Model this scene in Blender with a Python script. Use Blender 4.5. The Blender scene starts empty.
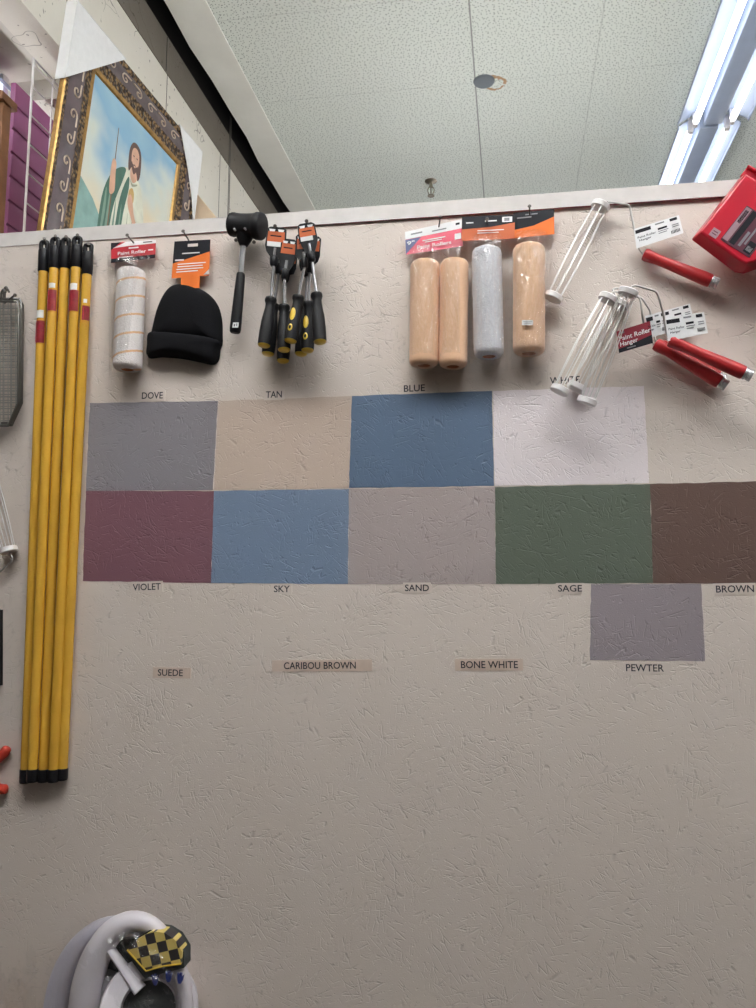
import bpy, bmesh, math, random
from mathutils import Vector, Matrix, Quaternion
random.seed(7)
S = bpy.context.scene
COL = S.collection
PI = math.pi

# ------------------------------------------------------------------ camera
FOC, YAW, PITCH, ROLL = 808.354, 0.16675, 0.10427, 0.00796
CAM = Vector((0, -1.75, 1.6))
fw = Vector((-math.sin(YAW)*math.cos(PITCH), math.cos(YAW)*math.cos(PITCH), math.sin(PITCH)))
r0 = Vector((math.cos(YAW), math.sin(YAW), 0)); u0 = r0.cross(fw)
rt = r0*math.cos(ROLL)+u0*math.sin(ROLL); up = rt.cross(fw)
cd = bpy.data.cameras.new('camera'); cam = bpy.data.objects.new('camera', cd); COL.objects.link(cam)
cam.matrix_world = Matrix(((rt.x, up.x, -fw.x, CAM.x), (rt.y, up.y, -fw.y, CAM.y), (rt.z, up.z, -fw.z, CAM.z), (0, 0, 0, 1)))
cd.sensor_fit = 'VERTICAL'; cd.sensor_height = 24; cd.lens = FOC/1008*24; cd.clip_start = 0.02
S.camera = cam

def ray(px, py): return fw+rt*((px-378)/FOC)+up*((504-py)/FOC)
def W(px, py, d=0.0):
    """measured point of the photo, on the plane d metres in front of the sheathed wall (wall face is y = 0)"""
    v = ray(px, py); return CAM+v*((-d-CAM.y)/v.y)
def onx(px, py, x):
    v = ray(px, py); return CAM+v*((x-CAM.x)/v.x)
def onz(px, py, z):
    v = ray(px, py); return CAM+v*((z-CAM.z)/v.z)

# ------------------------------------------------------------------ materials
def lin(c):
    c = c/255.0
    return c/12.92 if c <= .04045 else ((c+.055)/1.055)**2.4
def rgb(r, g, b): return (lin(r), lin(g), lin(b), 1)
class N:
    def __init__(s, name):
        s.m = bpy.data.materials.new(name); s.m.use_nodes = True
        s.t = s.m.node_tree; s.b = s.t.nodes['Principled BSDF']; s.out = s.t.nodes['Material Output']
    def n(s, typ, **kw):
        x = s.t.nodes.new(typ)
        for k, v in kw.items(): setattr(x, k, v)
        return x
    def l(s, a, b): s.t.links.new(a, b)
    def math(s, op, a, b=None, c=None):
        x = s.n('ShaderNodeMath', operation=op)
        for i, v in enumerate((a, b, c)):
            if v is None: continue
            if hasattr(v, 'links'): s.l(v, x.inputs[i])
            else: x.inputs[i].default_value = v
        return x.outputs[0]
    def mix(s, f, a, b):
        x = s.n('ShaderNodeMix', data_type='RGBA')
        for sock, v in ((x.inputs['Factor'], f), (x.inputs[6], a), (x.inputs[7], b)):
            if hasattr(v, 'links'): s.l(v, sock)
            else: sock.default_value = v
        return x.outputs[2]
    def ramp(s, f, stops):
        x = s.n('ShaderNodeValToRGB'); e = x.color_ramp.elements
        while len(e) < len(stops): e.new(.5)
        for i, (p, c) in enumerate(stops):
            e[i].position = p; e[i].color = c if hasattr(c, '__len__') else (c, c, c, 1)
        s.l(f, x.inputs[0]); return x.outputs[0]
    def obj(s): return s.n('ShaderNodeTexCoord').outputs['Object']
    def noise(s, vec, scale, detail=3, rough=.5):
        x = s.n('ShaderNodeTexNoise'); x.inputs['Scale'].default_value = scale; x.inputs['Detail'].default_value = detail
        x.inputs['Roughness'].default_value = rough
        if vec is not None: s.l(vec, x.inputs['Vector'])
        return x.outputs['Fac']
    def bump(s, h, strength, dist):
        x = s.n('ShaderNodeBump'); x.inputs['Strength'].default_value = strength; x.inputs['Distance'].default_value = dist
        s.l(h, x.inputs['Height']); s.l(x.outputs[0], s.b.inputs['Normal'])
def mat(name, col, rough=.5, metal=0, spec=.5, nscale=0, namt=.0, bump=0, bscale=200, bdist=.001, coat=0, emit=None):
    k = N(name); b = k.b
    b.inputs['Base Color'].default_value = col; b.inputs['Roughness'].default_value = rough
    b.inputs['Metallic'].default_value = metal; b.inputs['Specular IOR Level'].default_value = spec
    b.inputs['Coat Weight'].default_value = coat
    if nscale:
        f = k.noise(k.obj(), nscale, 4, .6)
        d = tuple(c*(1-namt) for c in col[:3])+(1,); h = tuple(min(1, c*(1+namt)) for c in col[:3])+(1,)
        k.l(k.ramp(f, [(.3, d), (.7, h)]), b.inputs['Base Color'])
    if bump: k.bump(k.noise(k.obj(), bscale, 3), bump, bdist)
    if emit:
        b.inputs['Emission Color'].default_value = emit[0]; b.inputs['Emission Strength'].default_value = emit[1]
    return k.m

# pressed strand board under paint: short flake edges in several directions + roller stipple
osb = bpy.data.node_groups.new('strand_board', 'ShaderNodeTree')
osb.interface.new_socket('Crack', in_out='OUTPUT', socket_type='NodeSocketFloat')
osb.interface.new_socket('Height', in_out='OUTPUT', socket_type='NodeSocketFloat')
def build_osb(g):
    nd = g.nodes; L = g.links.new
    tc = nd.new('ShaderNodeTexCoord'); sp = nd.new('ShaderNodeSeparateXYZ'); L(tc.outputs['Object'], sp.inputs[0])
    cb = nd.new('ShaderNodeCombineXYZ'); L(sp.outputs[0], cb.inputs[0]); L(sp.outputs[2], cb.inputs[1])
    def M(op, a, b=None):
        x = nd.new('ShaderNodeMath'); x.operation = op
        for i, v in enumerate((a, b)):
            if v is None: continue
            if hasattr(v, 'links'): L(v, x.inputs[i])
            else: x.inputs[i].default_value = v
        return x.outputs[0]
    def noi(vec, sc, det=2, off=None):
        x = nd.new('ShaderNodeTexNoise'); x.noise_dimensions = '2D'; x.inputs['Scale'].default_value = sc; x.inputs['Detail'].default_value = det
        if off is not None:
            m = nd.new('ShaderNodeMapping'); m.inputs['Location'].default_value = (off, off*1.7, 0); L(vec, m.inputs[0]); vec = m.outputs[0]
        L(vec, x.inputs['Vector']); return x.outputs['Fac']
    def mr(v, a, b, c=0., d=1.):
        x = nd.new('ShaderNodeMapRange'); x.inputs[1].default_value = a; x.inputs[2].default_value = b; x.inputs[3].default_value = c; x.inputs[4].default_value = d
        L(v, x.inputs[0]); return x.outputs[0]
    total = None; hsum = None
    for i, (ang, sl, sw) in enumerate(((.35, 13, 70), (1.05, 15, 80), (1.62, 12, 75), (2.25, 14, 85), (2.85, 13, 65), (.75, 17, 95), (-.2, 12, 60))):
        mp = nd.new('ShaderNodeMapping'); mp.inputs['Rotation'].default_value = (0, 0, ang); mp.inputs['Location'].default_value = (i*3.1, i*1.7, 0)
        # rotate first, then stretch
        L(cb.outputs[0], mp.inputs[0])
        m2 = nd.new('ShaderNodeMapping'); m2.inputs['Scale'].default_value = (sl, sw, 1); L(mp.outputs[0], m2.inputs[0])
        v = nd.new('ShaderNodeTexVoronoi'); v.voronoi_dimensions = '2D'; v.feature = 'DISTANCE_TO_EDGE'; v.inputs['Scale'].default_value = 1
        v.inputs['Randomness'].default_value = 1; L(m2.outputs[0], v.inputs['Vector'])
        line = mr(v.outputs['Distance'], .012, .07, 1, 0)
        patch = mr(noi(cb.outputs[0], 9+i, 1, 5.3*i+1), .575, .715)
        brk = mr(noi(cb.outputs[0], 55, 2, 2.9*i+4), .46, .58)
        c = M('MULTIPLY', M('MULTIPLY', line, patch), brk)
        v2 = nd.new('ShaderNodeTexVoronoi'); v2.voronoi_dimensions = '2D'; v2.inputs['Scale'].default_value = 1; L(m2.outputs[0], v2.inputs['Vector'])
        sx = nd.new('ShaderNodeSeparateColor'); L(v2.outputs['Color'], sx.inputs[0])
        fl = M('MULTIPLY', sx.outputs[0], patch)
        total = c if total is None else M('MAXIMUM', total, c)
        hsum = fl if hsum is None else M('ADD', hsum, fl)
    go = nd.new('NodeGroupOutput'); L(total, go.inputs['Crack'])
    pits = mr(noi(cb.outputs[0], 120, 2, 9.), .70, .78)
    tot = M('MAXIMUM', total, M('MULTIPLY', pits, .6)); L(tot, go.inputs['Crack'])
    h = M('ADD', M('MULTIPLY', hsum, .24), M('MULTIPLY', noi(cb.outputs[0], 380, 2), .22))
    h = M('ADD', h, M('MULTIPLY', noi(cb.outputs[0], 28, 3), .22))
    h = M('SUBTRACT', h, M('MULTIPLY', tot, 1.1)); L(h, go.inputs['Height'])
build_osb(osb)
def paint(name, col, rough=.5, strength=.5):
    k = N(name); g = k.n('ShaderNodeGroup'); g.node_tree = osb
    dk = tuple(c*.45 for c in col[:3])+(1,)
    blot = k.noise(k.obj(), 5, 3)
    base = k.mix(k.math('MULTIPLY', blot, .25), col, tuple(c*.9 for c in col[:3])+(1,))
    k.l(k.mix(k.math('MULTIPLY', g.outputs['Crack'], .22), base, dk), k.b.inputs['Base Color'])
    k.b.inputs['Roughness'].default_value = rough; k.b.inputs['Specular IOR Level'].default_value = .35
    k.bump(g.outputs['Height'], strength, .0022)
    return k.m
M_wall = paint('cream_wall_paint', rgb(214, 202, 193))
M_trimpaint = mat('cream_trim_paint', rgb(206, 200, 196), .5, nscale=30, namt=.05, bump=.25, bscale=90)
M_maroon = mat('maroon_bare_edge', rgb(150, 84, 90), .7, nscale=60, namt=.2)

def ceiling_mat():
    k = N('pinhole_ceiling_tile'); o = k.obj()
    v = k.n('ShaderNodeTexVoronoi'); v.voronoi_dimensions = '2D'; v.inputs['Scale'].default_value = 66; k.l(o, v.inputs['Vector'])
    dot = k.n('ShaderNodeMapRange'); dot.inputs[1].default_value = .11; dot.inputs[2].default_value = .20; dot.inputs[3].default_value = 1; dot.inputs[4].default_value = 0
    k.l(v.outputs['Distance'], dot.inputs[0])
    sx = k.n('ShaderNodeSeparateXYZ'); k.l(o, sx.inputs[0])
    def seam(s, off, per, w):
        f = k.math('ABSOLUTE', k.math('SUBTRACT', k.math('FRACT', k.math('DIVIDE', k.math('SUBTRACT', s, off-per/2), per)), .5))
        return k.math('LESS_THAN', f, w/per)
    sm = k.math('MAXIMUM', seam(sx.outputs[0], -.163, 1.121, .0036), k.math('MULTIPLY', k.math('MAXIMUM', seam(sx.outputs[0], .3975, 5, .003), seam(sx.outputs[1], 1.97, .602, .0020)), .34))
    blot = k.noise(o, 2.5, 4)
    base = k.mix(blot, rgb(228, 235, 228), rgb(234, 240, 233))
    c1 = k.mix(k.math('MULTIPLY', dot.outputs[0], .85), base, rgb(112, 122, 118))
    c2 = k.mix(k.math('MULTIPLY', sm, .7), c1, rgb(120, 126, 122))
    # rusty water mark beside the round cover plate
    mp = k.n('ShaderNodeVectorMath', operation='DISTANCE'); k.l(o, mp.inputs[0]); mp.inputs[1].default_value = (-.075, 1.99, 4.05)
    ring = k.math('MULTIPLY', k.math('LESS_THAN', k.math('ABSOLUTE', k.math('SUBTRACT', k.math('ADD', mp.outputs['Value'], k.math('MULTIPLY', k.noise(o, 30, 3), .05)), .075)), .007), k.math('GREATER_THAN', k.noise(o, 14, 2), .47))
    c3 = k.mix(k.math('MULTIPLY', ring, .8), c2, rgb(176, 128, 66))
    k.l(c3, k.b.inputs['Base Color']); k.b.inputs['Roughness'].default_value = .9
    k.bump(k.math('SUBTRACT', 1, dot.outputs[0]), .3, .002)
    return k.m
M_ceil = ceiling_mat()
def plaster(name, c1, c2, crack=.5):
    k = N(name); o = k.obj(); f = k.noise(o, 3, 6, .65)
    v = k.n('ShaderNodeTexVoronoi', feature='DISTANCE_TO_EDGE'); v.inputs['Scale'].default_value = 2.2
    wob = k.n('ShaderNodeTexNoise'); wob.inputs['Scale'].default_value = 5; k.l(o, wob.inputs['Vector'])
    ad = k.n('ShaderNodeVectorMath', operation='ADD'); k.l(o, ad.inputs[0]); k.l(wob.outputs['Color'], ad.inputs[1]); k.l(ad.outputs[0], v.inputs['Vector'])
    ln = k.math('MULTIPLY', k.math('LESS_THAN', v.outputs['Distance'], .008), k.math('GREATER_THAN', k.noise(o, 4, 2), .55))
    sp = k.math('GREATER_THAN', k.noise(o, 45, 3), .7)
    base = k.mix(f, c1, c2)
    k.l(k.mix(k.math('MULTIPLY', k.math('MAXIMUM', ln, sp), crack), base, rgb(70, 62, 54)), k.b.inputs['Base Color'])
    k.b.inputs['Roughness'].default_value = .8; k.bump(k.noise(o, 60, 4), .3, .004)
    return k.m
M_plaster = plaster('old_cream_plaster', rgb(234, 231, 222), rgb(220, 215, 203), .55)
M_soffit = plaster('weathered_grey_plaster', rgb(222, 219, 210), rgb(206, 202, 192), .5)
M_beam = plaster('dark_grey_beam', rgb(128, 121, 110), rgb(98, 92, 83), .8)
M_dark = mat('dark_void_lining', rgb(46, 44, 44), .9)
M_white = mat('white_plastic', rgb(232, 228, 228), .4)
M_whitetrim = mat('white_trim_paint', rgb(240, 241, 234), .55, nscale=5, namt=.04)
M_floor = mat('shop_floor_vinyl', rgb(84, 80, 76), .5, nscale=3, namt=.1)
M_roomwall = mat('shop_wall_paint', rgb(140, 134, 128), .7, nscale=2, namt=.04)
M_black = mat('black_plastic', rgb(22, 22, 26), .42, spec=.3)
M_blackr = mat('black_rubber', rgb(21, 21, 24), .55, spec=.28, bump=.15, bscale=300)
M_yellow = mat('yellow_enamel', rgb(208, 160, 58), .26, nscale=18, namt=.06, coat=.3)
M_butt = mat('yellow_plastic', rgb(222, 186, 62), .4, nscale=60, namt=.08)
M_steel = mat('bright_steel_wire', rgb(226, 224, 222), .3, .55)
M_dsteel = mat('dull_steel_wire', rgb(120, 118, 114), .42, .9)
M_nail = mat('grey_nail_steel', rgb(98, 92, 88), .45, .8)
M_chrome = mat('chrome', rgb(222, 222, 226), .2, .7)
M_wire = mat('zinc_wire', rgb(196, 192, 188), .3, .85)
M_screen = mat('grey_screen_wire', rgb(170, 168, 162), .4, .5)
M_redh = mat('red_handle_plastic', rgb(178, 40, 44), .38, nscale=25, namt=.06)
M_redpan = mat('glossy_red_plastic', rgb(186, 16, 42), .28, coat=.2)
M_redlab = mat('maroon_card', rgb(140, 22, 44), .35)
M_redlab2 = mat('red_sticker', rgb(140, 42, 46), .3, nscale=120, namt=.25)
M_blue = mat('navy_print', rgb(52, 56, 110), .4)
M_pink = mat('pink_red_print', rgb(206, 52, 82), .35, nscale=30, namt=.12)
M_orange = mat('orange_card', rgb(226, 116, 48), .6, spec=.25)
M_orange2 = mat('burnt_orange_card', rgb(190, 98, 60), .6, spec=.25)
M_cardw = mat('white_card', rgb(226, 226, 226), .45, nscale=50, namt=.04)
M_cardb = mat('black_card', rgb(26, 26, 33), .6, spec=.2)
M_inkgrey = mat('grey_print', rgb(120, 120, 124), .5)
M_ink = mat('black_ink', rgb(34, 30, 44), .5)
M_inkw = mat('white_ink', rgb(236, 232, 232), .5)
M_paper = mat('white_paper_scrap', rgb(232, 230, 224), .7)
M_knit = (lambda: (lambda k: (k.b.inputs['Base Color'].__setattr__('default_value', rgb(20, 20, 23)), k.b.inputs['Roughness'].__setattr__('default_value', .95),
          k.b.inputs['Specular IOR Level'].__setattr__('default_value', .15), k.bump(k.noise(k.obj(), 500, 2), .5, .001), k.m)[-1])(N('black_knit')))()
def nap(name, c1, c2, strength=.8, scale=420):
    k = N(name); o = k.obj(); f = k.noise(o, scale*.5, 3)
    k.l(k.mix(f, c1, c2), k.b.inputs['Base Color']); k.b.inputs['Roughness'].default_value = .95
    k.b.inputs['Sheen Weight'].default_value = .3; k.b.inputs['Specular IOR Level'].default_value = .1
    k.bump(k.noise(o, scale, 3), strength, .003); return k.m
M_peach = nap('peach_foam_nap', rgb(240, 200, 166), rgb(230, 184, 148), .3)
M_fluff = nap('white_fleece_nap', rgb(236, 236, 240), rgb(208, 208, 216), 1, 260)
M_core = mat('cardboard_core', rgb(206, 130, 84), .8)
def striped():
    k = N('white_nap_orange_spiral'); o = k.obj(); sx = k.n('ShaderNodeSeparateXYZ'); k.l(o, sx.inputs[0])
    a = k.math('DIVIDE', k.math('ARCTAN2', sx.outputs[1], sx.outputs[0]), 2*PI)
    z = k.math('SUBTRACT', k.math('DIVIDE', sx.outputs[2], .0435), a)
    z = k.math('ADD', z, k.math('MULTIPLY', k.noise(o, 150, 2), .06))
    f = k.math('ABSOLUTE', k.math('SUBTRACT', k.math('FRACT', z), .5))
    st = k.math('LESS_THAN', f, .06)
    base = k.mix(k.noise(o, 200, 3), rgb(240, 234, 232), rgb(222, 212, 208))
    k.l(k.mix(k.math('MULTIPLY', st, .75), base, rgb(226, 168, 104)), k.b.inputs['Base Color'])
    k.b.inputs['Roughness'].default_value = .95; k.bump(k.noise(o, 330, 3), .9, .003); return k.m
M_stripe = striped()
def film(name, haze, bscale=26, strength=.9):
    k = N(name); o = k.obj()
    tr = k.n('ShaderNodeBsdfTransparent'); gl = k.n('ShaderNodeBsdfGlossy'); gl.inputs['Roughness'].default_value = .14
    wv = k.n('ShaderNodeMapping'); wv.inputs['Scale'].default_value = (2.4, 1.2, .4); k.l(o, wv.inputs[0])
    bp = k.n('ShaderNodeBump'); bp.inputs['Strength'].default_value = strength; bp.inputs['Distance'].default_value = .022
    k.l(k.noise(wv.outputs[0], bscale, 3, .6), bp.inputs['Height']); k.l(bp.outputs[0], gl.inputs['Normal'])
    mx = k.n('ShaderNodeMixShader'); mx.inputs[0].default_value = haze
    k.l(tr.outputs[0], mx.inputs[1]); k.l(gl.outputs[0], mx.inputs[2]); k.l(mx.outputs[0], k.out.inputs['Surface'])
    k.t.nodes.remove(k.b); return k.m
M_film = film('clear_plastic_film', .15)
M_film2 = film('crinkled_clear_film', .09, 16)
M_tube = mat('lit_fluorescent_tube', rgb(255, 255, 255), .4, emit=((1, .975, .95, 1), 17))
M_tubeold = mat('dim_fluorescent_tube', rgb(255, 255, 255), .4, emit=((1, .975, .97, 1), 1.4))
M_tubemid = mat('soft_fluorescent_tube', rgb(255, 255, 255), .4, emit=((1, .975, .96, 1), 5))
M_enamel = mat('galvanised_reflector', rgb(168, 182, 204), .3, nscale=14, namt=.04)

# ------------------------------------------------------------------ object helpers
def V(*a): return Vector(a)
def tag(o, label=None, cat=None, group=None, kind=None):
    for k, v in (('label', label), ('category', cat), ('group', group), ('kind', kind)):
        if v: o[k] = v
    return o
def thing(name, loc, label, cat, group=None):
    o = bpy.data.objects.new(name, None); COL.objects.link(o); o.location = loc; o.empty_display_size = .02
    return tag(o, label, cat, group)
def wloc(o):
    p = Vector((0, 0, 0))
    while o: p += o.location; o = o.parent
    return p
def obj(name, bm, m, parent=None, loc=None, label=None, smooth=True):
    """link bm (world coordinates) as ONE mesh object, origin at loc or at its parent's"""
    base = wloc(parent) if parent else V(0, 0, 0)
    org = Vector(loc) if loc is not None else base
    me = bpy.data.meshes.new(name); bmesh.ops.recalc_face_normals(bm, faces=bm.faces)
    bmesh.ops.translate(bm, verts=bm.verts, vec=-org)
    bm.to_mesh(me); bm.free()
    for mm in (m if isinstance(m, (list, tuple)) else [m]): me.materials.append(mm)
    if smooth:
        me.polygons.foreach_set('use_smooth', [True]*len(me.polygons))
        try: me.set_sharp_from_angle(angle=.7)
        except Exception: pass
    o = bpy.data.objects.new(name, me); COL.objects.link(o)
    if parent: o.parent = parent
    o.location = org-base
    if label: o['label'] = label
    return o
def B(): return bmesh.new()
def setm(bm, n0, i):
    if i:
        bm.faces.ensure_lookup_table()
        for f in bm.faces[n0:]: f.material_index = i
def box(bm, lo, hi, i=0, bev=0, M=None):
    n0 = len(bm.faces); lo, hi = Vector(lo), Vector(hi)
    r = bmesh.ops.create_cube(bm, size=1); vs = r['verts']
    for v in vs: v.co = Vector(((lo[k]+hi[k])/2+v.co[k]*(hi[k]-lo[k]) for k in range(3)))
    if bev:
        es = list({e for v in vs for e in v.link_edges})
        rr = bmesh.ops.bevel(bm, geom=es, offset=bev, segments=2, profile=.5, affect='EDGES')
        vs = list({v for f in bm.faces[n0:] for v in f.verts}) if True else vs
    if M is not None:
        for v in vs: v.co = M @ v.co
    setm(bm, n0, i)
def frame_of(d, hint=None):
    d = d.normalized(); h = hint or (V(0, 0, 1) if abs(d.z) < .95 else V(1, 0, 0))
    a = h.cross(d).normalized(); return a, d.cross(a)
def lathe(bm, p0, p1, prof, seg=20, i=0, jitter=0, cap=True, sx=1, sy=1, hint=None):
    """revolve (t, radius) pairs about the axis p0-p1; t runs 0..1"""
    n0 = len(bm.faces); p0, p1 = Vector(p0), Vector(p1); a, b = frame_of(p1-p0, hint); rings = []
    for t, r in prof:
        c = p0.lerp(p1, t); ring = []
        for k in range(seg):
            th = 2*PI*k/seg; rr = r+(random.uniform(-jitter, jitter) if jitter else 0)
            ring.append(bm.verts.new(c+a*(rr*math.cos(th)*sx)+b*(rr*math.sin(th)*sy)))
        rings.append(ring)
    for q, w in zip(rings, rings[1:]):
        for k in range(seg): bm.faces.new((q[k], q[(k+1) % seg], w[(k+1) % seg], w[k]))
    if cap: bm.faces.new(rings[0][::-1]); bm.faces.new(rings[-1])
    setm(bm, n0, i)
def tube(bm, pts, r, seg=8, i=0, closed=False, radii=None):
    n0 = len(bm.faces); pts = [Vector(p) for p in pts]; n = len(pts); rings = []
    a = None
    for k, p in enumerate(pts):
        if closed: d = (pts[(k+1) % n]-pts[k-1])
        else: d = pts[min(k+1, n-1)]-pts[max(k-1, 0)]
        d.normalize()
        if a is None: a, b = frame_of(d)
        else:
            a = (a-d*a.dot(d))
            if a.length < 1e-6: a, _ = frame_of(d)
            a.normalize(); b = d.cross(a)
        rr = radii[k] if radii else r
        rings.append([bm.verts.new(p+(a*math.cos(2*PI*j/seg)+b*math.sin(2*PI*j/seg))*rr) for j in range(seg)])
    prs = list(zip(rings, rings[1:]))
    if closed: prs.append((rings[-1], rings[0]))
    for q, w in prs:
        for j in range(seg): bm.faces.new((q[j], q[(j+1) % seg], w[(j+1) % seg], w[j]))
    if not closed: bm.faces.new(rings[0][::-1]); bm.faces.new(rings[-1])
    setm(bm, n0, i)
def bez(pts, n=8, closed=False):
    """Catmull-Rom through the points"""
    P = [Vector(p) for p in pts]; out = []; m = len(P)
    for k in range(m if closed else m-1):
        g = lambda j: P[j % m] if closed else P[min(max(j, 0), m-1)]
        p0, p1, p2, p3 = g(k-1), g(k), g(k+1), g(k+2)
        for s in range(n):
            t = s/n
            out.append(.5*((2*p1)+(p2-p0)*t+(2*p0-5*p1+4*p2-p3)*t*t+(3*p1-p0-3*p2+p3)*t**3))
    if not closed: out.append(P[-1])
    return out
def slab(bm, pts, thick, i=0):
    """prism: polygon pts (any plane) extruded by vector thick"""
    n0 = len(bm.faces); t = Vector(thick)
    a = [bm.verts.new(Vector(p)) for p in pts]; b = [bm.verts.new(Vector(p)+t) for p in pts]
    n = len(a); bm.faces.new(a); bm.faces.new(b[::-1])
    for k in range(n): bm.faces.new((a[k], b[k], b[(k+1) % n], a[(k+1) % n]))
    setm(bm, n0, i)
_fc = {}
def text_into(bm, body, org, xv, yv, w=None, h=None, th=.0004, i=0):
    """letters written from org along xv with yv up; scaled to width w or cap height h"""
    if body not in _fc:
        c = bpy.data.curves.new('txt', 'FONT'); c.body = body; c.offset = .012; c.resolution_u = 3
        o = bpy.data.objects.new('txt', c); COL.objects.link(o)
        bpy.context.view_layer.update(); dg = bpy.context.evaluated_depsgraph_get()
        me = bpy.data.meshes.new_from_object(o.evaluated_get(dg)); bpy.data.objects.remove(o); bpy.data.curves.remove(c)
        vs = [v.co.copy() for v in me.vertices]; fs = [tuple(p.vertices) for p in me.polygons]; bpy.data.meshes.remove(me)
        _fc[body] = (vs, fs)
    vs, fs = _fc[body]; n0 = len(bm.faces)
    x0 = min(v.x for v in vs); x1 = max(v.x for v in vs); y1 = max(v.y for v in vs)
    sx = (w/(x1-x0)) if w else h/y1
    sy = (h/y1) if h else sx
    if not w: sx = sy
    X, Y = Vector(xv).normalized(), Vector(yv).normalized(); nrm = X.cross(Y)
    vv = [bm.verts.new(org+X*((v.x-x0)*sx)+Y*(v.y*sy)+nrm*th) for v in vs]
    for f in fs:
        try: bm.faces.new([vv[k] for k in f])
        except ValueError: pass
    setm(bm, n0, i)
def decal(name, bm, m, parent, label=None):
    # letters and prints: keep their faces pointing at the room (-y side)
    return obj(name, bm, m, parent, label=label, smooth=False)
class Card:
    """a printed card: corners in photo pixels TL,TR,BR,BL at d metres off the wall"""
    def __init__(s, tl, tr, br, bl, d, d2=None):
        d2 = d if d2 is None else d2
        s.c = [W(*tl, d), W(*tr, d), W(*br, d2), W(*bl, d2)]; s.bm = B()
        s.nrm = (s.c[1]-s.c[0]).cross(s.c[3]-s.c[0]).normalized()
        if s.nrm.y > 0: s.nrm = -s.nrm
        slab(s.bm, s.c, -s.nrm*.0006)
        s.layer = 0
    def p(s, u, v, off=.0003):
        a = s.c[0].lerp(s.c[1], u); b = s.c[3].lerp(s.c[2], u); return a.lerp(b, v)+s.nrm*off
    def poly(s, uv, i):
        s.layer += 1
        slab(s.bm, [s.p(u, v, .0002+.0001*s.layer) for u, v in uv], -s.nrm*.0002, i)
    def rect(s, u0, v0, u1, v1, i): s.poly([(u0, v0), (u1, v0), (u1, v1), (u0, v1)], i)
    def bars(s, rows, i):
        for u0, v0, u1, v1 in rows: s.rect(u0, v0, u1, v1, i)
    def text(s, body, u, v, u1, i, h=None):
        a = s.p(u, v); b = s.p(u1, v)
        xv = (b-a); yv = s.p(u, v-.1)-a
        text_into(s.bm, body, a, xv, yv, w=xv.length, h=h, th=.0008+.0001*s.layer, i=i)
    def done(s, name, mats, parent, label=None): return obj(name, s.bm, mats, parent, label=label, smooth=False)

def struct(name, bm, m, smooth=False):
    o = obj(name, bm, m, smooth=smooth); o['kind'] = 'structure'; return o

# ------------------------------------------------------------------ the room
HC = 4.05
XL, XR, YB, YF = -4.5, 5.0, -6.0, 9.0
bm = B(); box(bm, (XL, YB, -.1), (XR, YF, 0)); struct('floor', bm, M_floor)
bm = B(); box(bm, (-1.42, YB, HC), (XR, YF, HC+.02)); ceiling = struct('ceiling', bm, M_ceil)
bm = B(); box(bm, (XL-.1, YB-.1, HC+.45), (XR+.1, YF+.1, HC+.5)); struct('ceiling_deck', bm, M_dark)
bm = B(); box(bm, (XL-.1, YB, 0), (XL, YF, HC+.45)); struct('wall_left', bm, M_roomwall)
bm = B(); box(bm, (XR, YB, 0), (XR+.1, YF, HC+.45)); struct('wall_right', bm, M_roomwall)
bm = B(); box(bm, (XL-.1, YB-.1, 0), (XR+.1, YB, HC+.45)); struct('wall_rear', bm, M_roomwall)
bm = B(); box(bm, (XL-.1, YF, 0), (XR+.1, YF+.1, HC+.45)); struct('wall_far', bm, M_roomwall)
# white border strip along the open left edge of the tiled ceiling
bm = B()
ys = [YB+(YF-YB)*k/60 for k in range(61)]
pl = [V(-1.256, y, HC-.005) for y in ys]; q = [V(-1.425-.006*math.sin(y*5.3)-.004*math.sin(y*13.1), y, HC-.005) for y in ys]
slab(bm, pl+q[::-1], (0, 0, .005)); box(bm, (-1.268, YB, HC-.007), (-1.252, YF, HC)); struct('trim_2', bm, M_whitetrim)
# plaster bulkhead: painted lower face, darker grey beam above it, soffit to the left
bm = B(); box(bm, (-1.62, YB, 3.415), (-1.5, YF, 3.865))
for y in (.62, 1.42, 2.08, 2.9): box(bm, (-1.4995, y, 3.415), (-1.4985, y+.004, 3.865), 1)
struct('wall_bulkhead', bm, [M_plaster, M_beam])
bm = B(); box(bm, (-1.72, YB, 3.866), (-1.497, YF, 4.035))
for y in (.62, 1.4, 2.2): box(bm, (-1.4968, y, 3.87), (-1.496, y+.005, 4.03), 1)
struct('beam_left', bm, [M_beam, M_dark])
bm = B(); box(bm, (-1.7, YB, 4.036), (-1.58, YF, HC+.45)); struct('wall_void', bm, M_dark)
bm = B(); box(bm, (XL, YB, 3.415), (-1.62, .75, 3.5)); box(bm, (XL, .75, 3.338), (-1.56, YF, 3.5)); struct('ceiling_soffit', bm, M_soffit)
# loft slab behind the partition that carries the things showing above it
bm = B(); box(bm, (-2.1, .1, 2.12), (-.62, 2.4, 2.2)); struct('floor_loft', bm, M_roomwall)

# ------------------------------------------------------------------ the partition wall
bm = B(); box(bm, (-2.2, 0, 0), (2.4, .012, 2.437)); box(bm, (-2.2, .012, 0), (2.4, .1, 2.43))
wall = struct('wall_back', bm, M_wall)
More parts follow.
